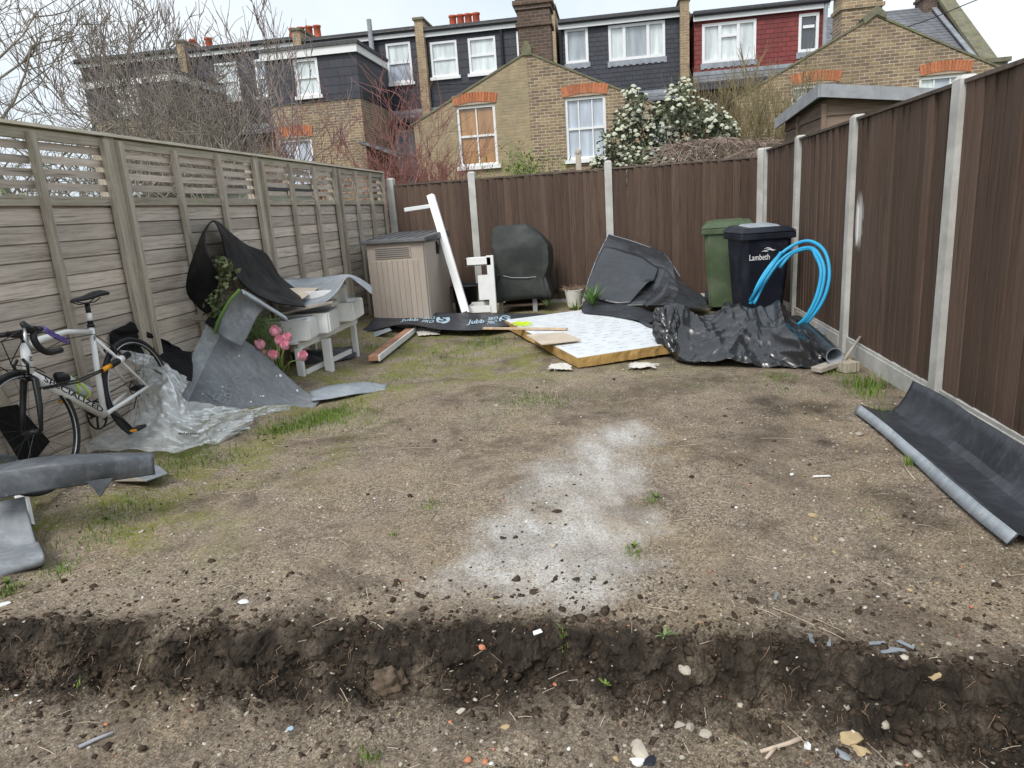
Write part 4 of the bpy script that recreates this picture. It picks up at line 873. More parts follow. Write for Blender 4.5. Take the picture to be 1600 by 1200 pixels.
ws = thing('white_stand', 'small white wooden stand with box shelves beside the covered barbecue', 'stand', P(750,489,8.9))
def pbox(px0, py0, px1, py1, Y, dep):
    p = P(px0, py1, Y); q = P(px1, py0, Y); return (p.x, q.x, Y, Y+dep, p.z, q.z)
MB().bb(*pbox(766,399,770,489,8.9,.05)).build('upright', MT['white'], ws, bevel=.003)
x0,x1,y0,y1,z0,z1 = pbox(728,402,766,416,8.9,.22)
MB().bb(x0,x1,y0,y0+.015,z0,z1).bb(x0,x1,y1-.015,y1,z0,z1).bb(x0,x0+.015,y0,y1,z0,z1+.002).bb(x0,x1,y0,y1,z0-.001,z0+.012).build('tray', MT['white'], ws)
MB().bb(*pbox(749,430,766,469,8.92,.16)).build('side_box', MT['white'], ws, bevel=.003)
x0,x1,y0,y1,z0,z1 = pbox(732,477,766,489,8.88,.26)
MB().bb(x0,x1,y0,y0+.015,z0,z1).bb(x0,x1,y1-.015,y1,z0,z1+.02).bb(x0,x0+.015,y0,y1,z0,z1+.001).build('base_tray', MT['white'], ws)

tb = thing('plastic_tub', 'dark plastic tub standing behind the leaning white post', 'tub', (-2.0, 9.5, .07))
p = P(728, 462, 9.55); MB().lathe([(.001,.06),(.15,.06),(.18,.42),(.2,.43),(.2,.46),(.17,.46),(.15,.3)], (p.x,9.55,0), 18).build('shell', MT['navy'], tb, True); MB().tube([V(p.x-.2,9.5,.44),V(p.x-.1,9.34,.46),V(p.x+.1,9.34,.46),V(p.x+.2,9.5,.44)], .008, 6).build('handle', MT['lid'], tb)

bq = thing('covered_barbecue', 'barbecue under a black cloth cover standing against the far fence', 'barbecue', (-1.1, 9.5, .06))
x0 = P(773,420,9.3).x; x1 = P(858,420,9.3).x; cx = (x0+x1)/2; hw = (x1-x0)/2
z = lambda py: P(812, py, 9.3).z
prof = [ # py, left, right, half depth
 (352,-.93,.0,.06),(353,-.97,.22,.13),(360,-.99,.44,.20),(372,-1.0,.74,.27),(384,-1.0,.95,.33),(389,-1.0,1.0,.345),(400,-.99,1.03,.345),(414,-.97,1.0,.335),(426,-.97,.93,.32),(432,-.95,.87,.305),(435,-.94,.85,.30),(440,-.97,.86,.31),(450,-1.0,.90,.33),(459,-1.02,.96,.345),(467,-1.04,1.02,.35)]
mb = MB(); n = 72; rr = random.Random(2)
for j, (py, l, r_, dp) in enumerate(prof):
    for k in range(n):
        a = 2*math.pi*k/n; ca, sa = math.cos(a), math.sin(a); e_ = .14
        ux = math.copysign(abs(ca)**e_, ca); uy = math.copysign(abs(sa)**e_, sa)
        xm = (l+r_)/2; xw = (r_-l)/2
        fold = (.030*math.sin(a*11+j*.2)+.016*math.sin(a*19)) * max(0, (j-9)/5) + .010*math.sin(a*5+j*.9) + .012*math.sin(a*7+1)*(1 if 6 < j < 11 else 0)
        mb.v.append(V(cx+hw*(xm+xw*ux)+fold*ux, 9.55+dp*uy+fold*uy+.022*mn.noise(Vector((ux*2.2,j*.55,uy*2.2)))*(1 if j > 1 else 0), z(py)+.012*mn.noise(Vector((ux*3,uy*3,j*.4)))-(.02*math.sin(a*6) if j == len(prof)-1 else 0)))
for j in range(len(prof)-1):
    for k in range(n): mb.f.append((j*n+k, j*n+(k+1) % n, (j+1)*n+(k+1) % n, (j+1)*n+k))
mb.f.append(tuple(range(n))[::-1])
cv = mb.build('cover', MT['cover'], bq, True); cv.data.set_sharp_from_angle(angle=R(32)); md = cv.modifiers.new('thick', 'SOLIDIFY'); md.thickness = .006
MB().tube([P(778,429,9.24),P(800,434,9.21),P(822,434,9.21),P(842,432,9.24)], .006, 5).build('drawstring', MT['greytrim'], cv)
for px in (783, 836):
    for yy in (9.32, 9.78):
        q = P(px, 470, yy); MB().bb(q.x-.03, q.x+.03, yy-.03, yy+.03, .05, .5).build('leg', MT['oldply'] if px < 800 else MT['greytrim'], bq)
MB().bb(x0+.06, x1-.08, 9.3, 9.8, .16, .185).build('lower_shelf', MT['shedwood'], bq)

def strap_plant(name, label, c, n, ln, seed, mat=MT['leafs'], wd=.022, h0=0.0, spread=1.0):
    rr = random.Random(seed); t = thing(name, label, 'plant', c)
    for k in range(n):
        a = rr.uniform(0, 6.28); l = ln*rr.uniform(.6,1.15); d = V(math.cos(a), math.sin(a), 0); s = V(-d.y, d.x, 0); mb = MB(); pts = []
        e_ = rr.uniform(.35,1.0)*spread
        for i in range(6):
            f = i/5; c0 = Vector(c)+d*l*e_*f*.8+V(0,0,h0+l*(f*1.0-.55*e_*f*f)); wv = wd*(1-f**2.2)*.5+.001; pts += [c0-s*wv, c0+s*wv]
        mb.add(pts, [(2*i,2*i+1,2*i+3,2*i+2) for i in range(5)]); mb.build('leaf', mat, t, True, fix=False)
    return t
pp = P(898, 480, 9.35)
pot = thing('plant_pot', 'white woven plant pot with a withered plant beside the strappy green plant', 'plant pot', (pp.x, pp.y, pp.z))
pr = [(.001,0),(.085,0)]+[(.088+.035*i/12+.006*(i % 2), .015+.215*i/12) for i in range(13)]+[(.128,.235),(.112,.24),(.105,.2)]
MB().lathe(pr, (pp.x,pp.y,pp.z), 26).build('pot', MT['potw'], pot, True); MB().lathe([(.001,.20),(.108,.20)], (pp.x,pp.y,pp.z), 16).build('soil', MT['soil'], pot)
rr = random.Random(9); mb = MB()
for k in range(70):
    a = rr.uniform(0,6.28); q = V(pp.x+rr.uniform(-.08,.08), pp.y+rr.uniform(-.08,.08), pp.z+.2); mb.tube([q, q+V(math.cos(a)*.06,math.sin(a)*.06,.06), q+V(math.cos(a)*.13,math.sin(a)*.13,.05+rr.uniform(-.03,.06))], [.004,.003,.001], 3, cap=False)
mb.build('dead_stems', MT['root'], pot, fix=False)
strap_plant('strap_leaf_plant', 'lush strappy green plant at the foot of the upright black sheet', P(926,478,8.42), 44, .32, 5, wd=.028)
strap_plant('strap_leaf_plant', 'low pale strappy plant in front of the woven white pot', P(900,488,8.7), 20, .2, 6, MT['tulipleaf'], .018)
strap_plant('weed_tuft', 'small dull green weed beside the barbecue leg', P(855,480,9.2), 26, .2, 15, MT['wisp'], .016)

def wheelie(name, label, cx, cy, rot, mat, lidmat, s=1.0, wd=.56, dp=.66, h=1.0, bag=False, text=None):
    t = thing(name, label, 'wheelie bin', (cx, cy, gzf(cx, cy))); t.rotation_euler = (0, 0, rot); z0 = 0; WO[t.name] = Vector()
    w0, w1, d0, d1 = wd*.40, wd*.5, dp*.36, dp*.46
    mb = MB(); lv_ = [(.06,0),(.10,.02),(.5,.5),(h-.10,1.0)]
    for zz, f in lv_:
        a, b = w0+(w1-w0)*f, d0+(d1-d0)*f; c_ = .05
        mb.v += [V(-a+c_,-b,zz),V(a-c_,-b,zz),V(a,-b+c_,zz),V(a,b-c_,zz),V(a-c_,b,zz),V(-a+c_,b,zz),V(-a,b-c_,zz),V(-a,-b+c_,zz)]
    for j in range(3):
        for k in range(8): mb.f.append((j*8+k, j*8+(k+1) % 8, (j+1)*8+(k+1) % 8, (j+1)*8+k))
    mb.f += [tuple(range(8))[::-1], tuple(range(24,32))]
    mb.build('body', mat, t, bevel=.01)
    MB().bb(-w1-.025, w1+.025, -d1-.025, d1+.02, h-.12, h-.05).build('rim', mat, t, bevel=.012)
    ld = MB().hexa([V(-w1-.035,-d1-.04,h-.048),V(w1+.035,-d1-.04,h-.048),V(w1+.035,d1+.05,h-.048),V(-w1-.035,d1+.05,h-.048),V(-w1+.03,-d1+.04,h+.005),V(w1-.03,-d1+.04,h+.005),V(w1-.03,d1,h+.025),V(-w1+.03,d1,h+.025)]).build('lid', lidmat, t, bevel=.014)
    MB().hexa([V(-w1+.09,-d1+.08,h+.0),V(w1-.09,-d1+.08,h+.0),V(w1-.09,d1-.1,h+.015),V(-w1+.09,d1-.1,h+.015),V(-w1+.12,-d1+.12,h+.022),V(w1-.12,-d1+.12,h+.022),V(w1-.12,d1-.14,h+.038),V(-w1+.12,d1-.14,h+.038)]).build('panel', MT['greylight'] if bag else lidmat, ld, bevel=.006)
    for s_ in (-1,1):
        MB().tube([V(s_*w1*.8,d1+.02,h-.06),V(s_*w1*.8,d1+.09,h-.03),V(s_*w1*.5,d1+.10,h-.03)], .014, 8).build('handle', mat, t, True)
        MB().lathe([(.001,-.025),(.095,-.025),(.1,-.015),(.1,.015),(.095,.025),(.001,.025)], (s_*(w0+.03),d0+.05,.1), 18, 'X').build('wheel', MT['tyre'], t, True)
    for s_ in (-1,1): MB().bb(s_*w1*.45-.012, s_*w1*.45+.012, -d1+.005, -d1+.05, h-.19, h-.12).build('rib', mat, t)
    if text:
        yl = lambda zz: -(d0+(d1-d0)*(.02+.48*(zz-.10)/.4 if zz < .5 else .5+.5*(zz-.5)/(h-.6)))-.003
        zt = .70; sl = Vector((0, yl(zt+.1)-yl(zt), .1)).normalized()
        text_on('lettering', text, MT['letter'], t, V(-.19, yl(zt), zt), (1,0,0), sl, .088, .008, .215)
        mb = MB()
        for (pts) in ([(.035,.085),(.075,.10),(.12,.09),(.09,.083),(.07,.088)], [(.09,.105),(.13,.118),(.175,.098),(.20,.10),(.16,.088),(.13,.10)], [(.06,.112),(.10,.128),(.14,.124),(.10,.118)]):
            mb.add([V(-.105+x, yl(zt), zt)+sl*y for x, y in pts], [tuple(range(len(pts)))])
        mb.build('emblem', MT['letter'], t, fix=False)
    return t
wheelie('wheelie_bin', 'blue-black wheelie bin with white council lettering next to the blue pipe', 1.55, 8.02, R(9), MT['navy'], MT['navy'], wd=.53, dp=.62, h=1.03, bag=True, text='Lambeth')
wheelie('wheelie_bin', 'green wheelie bin behind the blue-black one', 1.36, 8.85, R(-8), MT['greenbin'], MT['greenbin'], wd=.56, dp=.66, h=1.05)

# ------------------------------------------------------------------ black and grey sheets at the far end
def tag1(o, label, cat, group=None): return props(o, label, cat, group)
r1 = [[P(951,366,9.78),P(992,378,9.75),P(1036,394,9.7),P(1050,412,9.3),P(1062,432,9.25)],
      [P(934,400,9.35),P(982,408,9.3),P(1040,418,9.25),P(1056,436,8.95),P(1084,452,8.95)],
      [P(920,436,9.0),P(966,450,8.9),P(1030,448,8.95),P(1060,456,8.6),P(1100,466,8.7)],
      [P(912,466,8.75),P(950,478,8.5),P(1005,478,8.45),P(1046,478,8.25),P(1110,482,8.35)]]
o, pt = sheet('rubber_sheet', MT['gloss'], r1, th=.006, nu=81, nv=70, amp=.03, fr=2.2, rid='cell', seed=3, lin=True); MB().tube([pt.at(0,1-t/12) for t in range(13)]+[pt.at(t/12,0) for t in range(1,13)], .006, 5).build('cut_edge', MT['greylight'], o); tag1(o, 'large dark grey sheet propped upright against the far fence, folded and creased', 'sheet')
o, _ = sheet('rubber_sheet', MT['gloss'], [[P(944,384,9.35),P(975,392,9.3),P(1004,402,9.25),P(1030,420,9.15)],[P(932,410,9.1),P(965,420,9.0),P(998,428,8.95),P(1022,438,8.95)],[P(922,436,8.85),P(950,448,8.75),P(985,448,8.75),P(1012,442,8.8)],[P(914,458,8.7),P(936,468,8.55),P(962,474,8.5),P(984,474,8.5)]], th=.006, nu=30, nv=24, amp=.01, fr=3); tag1(o, 'smooth curved dark flap inside the propped upright sheet', 'sheet')
o, _ = sheet('rubber_sheet', MT['greydark'], [[P(1006,475,8.3),P(1030,458,8.4),P(1043,435,8.6)],[P(1010,479,8.22),P(1034,464,8.3),P(1046,443,8.5)]], th=.004, nu=16, nv=6); tag1(o, 'narrow curled dark strip sticking out of the propped sheet', 'sheet')
o, _ = sheet('rubber_sheet', MT['greydark'], [[P(918,462,8.7),P(960,472,8.6),P(1005,483,8.4),P(1036,495,8.1)],[P(909,486,8.3),P(960,490,8.1),P(985,490,7.9),P(1010,508,7.4)],[P(940,492,8.1),P(965,494,7.9),P(995,500,7.6),P(1034,515,7.1)]], th=.006, nu=40, nv=20, amp=.02, fr=2.5, seed=8); tag1(o, 'wavy dark sheet lying between the strappy plant and the white board', 'sheet')
gr = lambda px, py, dz=.02: (lambda q: V(q.x, q.y, gzf(q.x, q.y)+dz))(G(px, py, .06))
rows = [[P(590,487,8.55)+V(0,0,.0),P(640,488,8.6),P(700,489,8.6),P(760,490,8.55),P(820,490,8.5),P(900,492,8.3)],
        [P(576,508,8.1),P(635,500,8.25),P(700,502,8.25),P(760,502,8.2),P(815,499,8.2),P(890,498,8.1)],
        [P(552,524,7.8),P(630,507,8.02),P(690,515,7.85),P(755,515,7.8),P(805,507,7.95),P(870,503,7.9)]]
o, pt = sheet('rubber_sheet', MT['greydark'], rows, th=.005, nu=70, nv=20, amp=.008, fr=4); tag1(o, 'long printed dark sheet lying flat in front of the storage box and barbecue', 'sheet')
for u0 in (.30, .63):
    text_patch('print', 'Jubb', MT['print'], o, pt, u0-.125, .66, (.085, -.04), (0, -.34), .006, .02, -1)
    text_patch('print', 'SKO\nPRO', MT['print'], o, pt, u0-.02, .46, (.055, -.04), (0, -.26), .006, .02, -1)
    mb = MB(); cc = [pt.at(u0+.075+.034*math.cos(6.283*k/16), .42+.26*math.sin(6.283*k/16)) + pt.nrm(u0+.075,.42)*-.0045 for k in range(16)]; mb.add(cc, [tuple(range(16))]); mb.build('print', MT['print'], o, fix=False)
    text_patch('print', 'S', MT['greydark'], o, pt, u0+.056, .56, (.036, -.03), (0, -.42), .008, .03, -1)
o, _ = sheet('rubber_sheet', MT['greylight'], [[P(548,530,7.75),P(575,521,7.9),P(608,512,7.95)],[P(552,534,7.6),P(580,528,7.7),P(612,516,7.8)]], th=.004, nu=16, nv=6, amp=.006, fr=3); tag1(o, 'pale dusty strip beside the end of the long printed sheet', 'sheet')

# ------------------------------------------------------------------ insulation board with offcuts on it
A0 = G(903,574,.02); B0 = G(1052,553,.02); D0 = G(783,510,.06)
A0 = V(A0.x, A0.y, gzf(A0.x,A0.y)+.012); eB = V(B0.x-A0.x, B0.y-A0.y, .015); eD = V(D0.x-A0.x, D0.y-A0.y, .06); eD = eD.normalized()*2.25; up = eB.cross(eD).normalized()
ib = thing('insulation_board', 'thick yellow foam insulation board with printed white facing lying on the soil', 'insulation board', A0)
def ibp(u, v, h): return A0+eB*u*1.22+eD*v+up*h
n = 26; mb = MB()     # crumbly foam core with a nibbled edge
for (p0, p1) in (((0,0),(1,0)), ((1,0),(1,1)), ((1,1),(0,1)), ((0,1),(0,0))):
    for k in range(n):
        f = k/n; u = p0[0]+(p1[0]-p0[0])*f; v = p0[1]+(p1[1]-p0[1])*f; j = random.uniform(-.004,.004)
        jj = -.05*math.exp(-((f-.45)/.05)**2) if p0 == (0,1) else 0
        mb.v += [ibp(u+j, v+j, 0), ibp(u+j+random.uniform(-.004,.004)-jj*.6, v+j, .045), ibp(u-jj*.3, v, .088)]
N = 4*n
for k in range(N):
    a, b = k*3, ((k+1) % N)*3
    mb.f += [(a,b,b+1,a+1),(a+1,b+1,b+2,a+2)]
mb.f += [tuple(3*k for k in range(N))[::-1], tuple(3*k+2 for k in range(N))]
mb.build('foam_core', MT['foam'], ib)
fc = MB().hexa([ibp(.004,.004,.0895),ibp(.996,.004,.0895),ibp(.996,.998,.0895),ibp(.004,.998,.0895),ibp(.004,.004,.092),ibp(.996,.004,.092),ibp(.996,.998,.092),ibp(.004,.998,.092)]).build('facing', MT['foil'], ib)
rr = random.Random(4); mb = MB()
ex, ey = (eB*1.22), eD
for r_ in range(17):
    u = .03+rr.random()*.06; v = .06+r_*.054
    while u < .94:
        l = rr.uniform(.02,.05)
        for q in range(rr.randint(2,4)):
            if u+l > .97: break
            a = ibp(u, v, .0945); b = ibp(u+l, v, .0945); c = ibp(u+l*.97, v+.0042, .0945); d = ibp(u+.004, v+.0042, .0945); mb.add([a,b,c,d], [(0,1,2,3)]); u += l*1.15; l = rr.uniform(.008,.03)
        u += rr.uniform(.05,.12)
mb.build('print', MT['inkg'], fc, fix=False)
q = lambda px, py, h=.0: (lambda g: V(g.x, g.y, g.z+h))(G(px, py, .16))
t = MB().bar(q(755,513), q(886,514), .045, .02).build('timber_batten', MT['pine'], None, bevel=.002); tag1(t, 'thin bare batten lying across the corner of the insulation board', 'batten')
def plank(name, label, cat, corners, th, mat):
    c = [Vector(p) for p in corners]; n_ = (c[1]-c[0]).cross(c[3]-c[0]).normalized(); n_ = n_ if n_.z > 0 else -n_
    o = MB().hexa(c+[p+n_*th for p in c]).build(name, mat); return tag1(o, label, cat)
plank('plywood_offcut', 'thin plywood offcut lying on the white facing of the board', 'offcut', [q(822,523,-.012),q(846,537,-.015),q(908,530,-.015),q(880,519,-.012)], .012, MT['ply'])
mb = MB()
for k in range(14):
    a = q(800+k*1.6, 506+(k % 3)*2, .012); mb.tube([a, a+V(.05,.02,.01*(k % 2)), a+V(.08,-.02,.0)], .007, 5)
o = mb.build('tape_scrap', MT['lime'], None, True, fix=False); tag1(o, 'crumpled yellow tape scrap on the far corner of the insulation board', 'tape')
tm = thing('timber_offcut', 'reddish timber length with a white painted edge lying on the grass', 'timber', G(610,540,.04))
a = G(583,560,.06); b = G(642,515,.09); MB().bar(a, b, .10, .055).build('core', MT['pinered'], tm, bevel=.004)
dd = (b-a).normalized(); sd = dd.cross(V(0,0,1)).normalized(); MB().bar(a+sd*.062, b+sd*.062, .018, .06).build('painted_edge', MT['white'], tm)
for k in range(6): f = .1+.15*k; MB().bar(a.lerp(b,f)+V(0,0,.0285)-sd*.04, a.lerp(b,f)+V(0,0,.0285)+sd*.04, .008, .002).build('saw_mark', MT['shedwood'], tm)

def rag(name, label, pts, amp=.03, mat=MT['cloth'], cat='rag', seed=1, hgt=.05):
    rows = []
    (x0,y0),(x1,y1) = pts
    for j in range(5):
        row = []
        for i in range(6):
            p = G(x0+(x1-x0)*i/5, y1+(y0-y1)*j/4, .03); e_ = math.sin(math.pi*i/5)*math.sin(math.pi*j/4)
            row.append(V(p.x+random.uniform(-.03,.03), p.y+random.uniform(-.03,.03), gzf(p.x,p.y)+.012+hgt*e_*random.uniform(.5,1.2)))
        rows.append(row)
    o, _ = sheet(name, mat, rows, th=.003, nu=36, nv=26, amp=amp, fr=5, rid=True, seed=seed, rag=.012); return tag1(o, label, cat)
rag('white_rag', 'crumpled white rag at the end of the reddish timber', ((650,512),(690,527)), .012, seed=2, hgt=.03)
rag('torn_film', 'torn white packing scrap under the near edge of the insulation board', ((860,567),(890,576)), .012, MT['cloth'], 'packing scrap', 5, .012)
rag('torn_film', 'torn white packing scrap between the insulation board and the black polythene', ((985,568),(1028,574)), .012, MT['cloth'], 'packing scrap', 7, .012)

# ------------------------------------------------------------------ black polythene heap, cardboard core, blue pipe
rows = [[V(.38,6.62,.02),V(.60,6.12,.02),V(.9,6.02,.015),V(1.2,5.92,.015),V(1.48,5.85,.02),V(1.66,5.80,.04)],
        [V(.40,6.66,.26),V(.66,6.28,.20),V(.95,6.20,.17),V(1.22,6.1,.16),V(1.48,6.02,.16),V(1.70,5.92,.13)],
        [V(.46,6.78,.42),V(.75,6.52,.30),V(1.0,6.5,.30),V(1.25,6.42,.30),V(1.48,6.35,.27),V(1.68,6.22,.22)],
        [V(.54,6.92,.30),V(.82,6.9,.30),V(1.05,6.92,.40),V(1.27,6.9,.40),V(1.48,6.75,.34),V(1.64,6.6,.27)],
        [V(.60,7.1,.12),V(.86,7.2,.16),V(1.08,7.3,.28),V(1.3,7.3,.25),V(1.5,7.1,.2),V(1.6,6.9,.16)],
        [V(.62,7.2,.05),V(.88,7.35,.05),V(1.1,7.5,.05),V(1.32,7.5,.05),V(1.52,7.3,.05),V(1.62,7.1,.05)]]
o, _ = sheet('black_polythene', MT['poly'], rows, th=.003, nu=170, nv=130, amp=.13, fr=3.0, rid='cell', seed=1.7, fa=(1.35, .9)); tag1(o, 'crumpled heap of glossy black polythene against the brown side fence', 'plastic sheeting')
rows = [[V(.36,6.75,.38),V(.44,6.60,.46),V(.52,6.62,.42),V(.60,6.75,.36)],[V(.34,6.62,.25),V(.43,6.42,.28),V(.55,6.42,.25),V(.66,6.55,.22)],[V(.40,6.55,.10),V(.47,6.36,.08),V(.57,6.32,.06),V(.68,6.4,.05)]]
o, _ = sheet('black_polythene', MT['poly'], rows, th=.003, nu=60, nv=60, amp=.10, fr=2.2, rid='cell', seed=6.1, fa=(1.6, .6)); tag1(o, 'upright puffed fold of black polythene over the corner of the white board', 'plastic sheeting')
tr = thing('plastic_roll', 'black wrapped roll with open pale-rimmed end resting on timber blocks', 'roll', (1.7,5.9,.1))
a, b = P(1304,556,5.75), P(1243,505,7.05); dd = (b-a).normalized()
mb = MB(); n = 22; u = dd.orthogonal().normalized(); w_ = dd.cross(u)
ring = lambda p, r_: [p+(u*math.cos(6.283*k/n)+w_*math.sin(6.283*k/n))*r_ for k in range(n)]
L_ = [(a,.068),(a+dd*.25,.07),(a+dd*.6,.075),(b,.08)]
for p, r_ in L_: mb.v += ring(p, r_)
for j in range(3):
    for k in range(n): mb.f.append((j*n+k, j*n+(k+1) % n, (j+1)*n+(k+1) % n, (j+1)*n+k))
mb.build('wrap', MT['poly'], tr, True)
mb = MB(); mb.v += ring(a-dd*.008, .069)+ring(a-dd*.008, .058)+ring(a+dd*.4, .056)
for j in range(2):
    for k in range(n): mb.f.append((j*n+k, j*n+(k+1) % n, (j+1)*n+(k+1) % n, (j+1)*n+k))
mb.build('core', MT['greylight'], tr, True)
blk = thing('timber_block', 'rough timber blocks propping up the end of the black roll', 'timber', (1.72, 5.75, 0))
MB().bar(G(1275,578,.03), G(1322,562,.06), .10, .035).build('plank', MT['oldply'], blk, bevel=.003); g = G(1328,572,.05); MB().box((g.x,g.y+.06,.035), (.13,.12,.08), Matrix.Rotation(.4,3,'Z')).build('block', MT['oldpost'], blk, bevel=.003)
o = MB().tube([P(1316,566,5.75), P(1344,527,6.05)], .013, 8).build('wooden_stick', MT['oldply'], None, True); tag1(o, 'short grey stick leaning beside the roll at the fence foot', 'stick')
pc = thing('blue_pipe_coil', 'bright blue plastic water pipe looped upright beside the wheelie bin', 'pipe', (1.6, 7.4, .2))
def loop(off, top, xr, end, seed):
    pts = [P(1172+off[0],475,7.0),P(1188+off[0],438+off[1],7.05),P(1212+off[0]*.8,405+off[1],7.1),P(1240,383+top,7.1),P(1266,377+top,7.0),P(1286+xr,392+top*.7,6.85),P(1294+xr,425,6.75),P(1287+xr,462,6.7),P(1268+xr*.7,494,6.7),P(1247+xr*.5,512,6.75)]
    return [spline([Vector(p) for p in pts], t/60) for t in range(61)]
MB().tube(loop((0,0),0,2,0,1), .0165, 10).build('strand', MT['pipe'], pc, True); MB().tube(loop((6,5),10,-6,0,2), .0165, 10).build('strand', MT['pipe'], pc, True); MB().tube(loop((13,8),12,-11,0,3)[12:], .0165, 10).build('strand', MT['pipe'], pc, True)
MB().tube([P(1172,470,7.0),P(1195,432,6.98),P(1221,394,6.96)], .018, 10).build('strand', MT['pipe'], pc, True)
o, _ = sheet('rubber_sheet', MT['greylight'], [[P(1262,512,7.0),P(1280,512,7.1),P(1287,498,7.2)],[P(1268,520,6.9),P(1286,524,6.95),P(1292,520,7.1)]], th=.003, nu=12, nv=6); tag1(o, 'small scrap of grey sheet curled behind the roll at the fence', 'sheet')

# ------------------------------------------------------------------ grey tray along the brown fence
mb = MB(); NP = 60
profile = [(0,.012),(.034,.056),(.040,.056),(.10,.034),(.18,.020),(.235,.026),(.275,.055),(.305,.10),(.33,.15),(.35,.20)]
pn = len(profile); rr = random.Random(1)
for j in range(NP+1):
    f = j/NP; yy = 4.55-1.82*f; x0 = 1.50+.015*math.sin(f*5)+.01*f
    for i, (dx, dz) in enumerate(profile):
        q = 1+.10*math.sin(f*3+.5); mb.v.append(V(x0+dx*.98+(.012*math.sin(f*9) if i > 6 else 0), yy - (dx*.35 if False else -.02*dx/.35*1.0), gzf(1.7, yy)+dz*q+.01*math.sin(f*7+i)*.4))
for j in range(NP):
    for i in range(pn-1): mb.f.append((j*pn+i, j*pn+i+1, (j+1)*pn+i+1, (j+1)*pn+i))
o = mb.build('folded_sheet', MT['greydark'], None, True, fix=False); md = o.modifiers.new('thick', 'SOLIDIFY'); md.thickness = .005; o.data.set_sharp_from_angle(angle=R(20)); tag1(o, 'long grey folded sheet forming a trough along the foot of the brown fence', 'trough')
lip = MB()
for j in range(NP+1):
    lip.v += [mb.v[j*pn]+V(-.006,0,.006), mb.v[j*pn+1]+V(-.006,0,.006)]
for j in range(NP): lip.f.append((2*j, 2*j+1, 2*j+3, 2*j+2))
lo = lip.build('folded_lip', MT['greylight'], o, True, fix=False); md = lo.modifiers.new('thick', 'SOLIDIFY'); md.thickness = .004

def Q(px, py, Y):       # as P, kept on this side of the weathered fence
    d = ray(px, py); yf = (FX+.07)/d.x*d.y if d.x < -1e-6 else 99
    return P(px, py, min(Y, yf))
# ------------------------------------------------------------------ pile beside the weathered fence
tw = thing('white_table', 'battered white wooden table stacked with drawers beside the tulips', 'table', (-2.9, 6.3, 0))
for (x, y, sx, sy, h) in ((-2.86,5.84,.06,.05,.34),(-2.73,6.17,.075,.06,.36),(-2.71,6.84,.05,.05,.40),(-3.18,5.9,.05,.05,.4),(-3.15,6.8,.05,.05,.4)):
    MB().bb(x-sx/2, x+sx/2, y-sy/2, y+sy/2, gzf(x,y)-.03, h).build('leg', MT['white'], tw, bevel=.003)
MB().bar(V(-2.84,5.82,.36), V(-2.69,6.88,.42), .03, .06).build('apron', MT['white'], tw); MB().bar(V(-2.85,5.9,.10), V(-2.73,6.75,.12), .02, .045).build('stretcher', MT['white'], tw)
MB().hexa([V(-3.25,5.78,.385),V(-2.84,5.78,.385),V(-2.68,6.9,.445),V(-3.2,6.9,.445),V(-3.25,5.78,.41),V(-2.84,5.78,.41),V(-2.68,6.9,.47),V(-3.2,6.9,.47)]).build('top', MT['white'], tw)
def crate(name, label, c, d, rz):
    t = thing(name, label, 'drawer', c); m = Matrix.Rotation(rz, 3, 'Z'); c = Vector(c); x, y, z = d
    for q, s in (((0,-y/2,0),(x,.016,z)), ((0,y/2,0),(x,.016,z)), ((-x/2,0,0),(.016,y-.02,z)), ((x/2,0,0),(.016,y-.02,z))): MB().box(c+m@Vector(q), s, m).build('side', MT['white'], t, bevel=.003)
    MB().box(c+V(0,0,z/2-.022), (x-.01,y-.01,.012), m).build('top_panel', MT['white'], t); MB().box(c+m@V(x/2+.012,0,0), (.012,y*.94,z*.9), m).build('front', MT['white'], t, bevel=.004); return t
crate('drawer', 'white drawer on the table end nearest the tulips', (-2.93,5.92,.505), (.36,.26,.19), .12)
crate('drawer', 'tilted white drawer in the middle of the battered table', (-2.87,6.25,.52), (.38,.36,.19), .14)
crate('drawer', 'white drawer overhanging the table end by the reddish timber', (-2.80,6.68,.56), (.42,.42,.18), .12)
crate('drawer', 'white drawer stacked uppermost under the grey curved sheet', (-2.93,6.55,.72), (.44,.5,.16), .10)
def slab(name, label, cat, pts, th, mat): return plank(name, label, cat, pts, th, mat)
slab('board_offcut', 'long grey-white board offcut resting on the drawers under the black curl', 'offcut', [Q(430,494,5.75),Q(520,474,6.1),Q(528,468,6.5),Q(440,484,6.3)], .018, MT['oldply'])
slab('board_offcut', 'thin pale board edge below the long offcut on the table', 'offcut', [Q(447,503,5.85),Q(485,497,5.95),Q(490,491,6.3),Q(450,496,6.2)], .015, MT['white'])
slab('plywood_sheet', 'clean pale plywood piece lying in the dip of the grey curved sheet', 'offcut', [Q(450,452,6.2),Q(472,468,6.15),Q(497,451,6.5),Q(462,450,6.7)], .010, MT['ply'])
slab('shelf_plank', 'short weathered plank jutting from the weathered fence behind the ivy', 'plank', [Q(277,499,5.6),Q(318,501,5.3),Q(330,494,5.6),Q(318,490,6.0)], .02, MT['oldpost'])
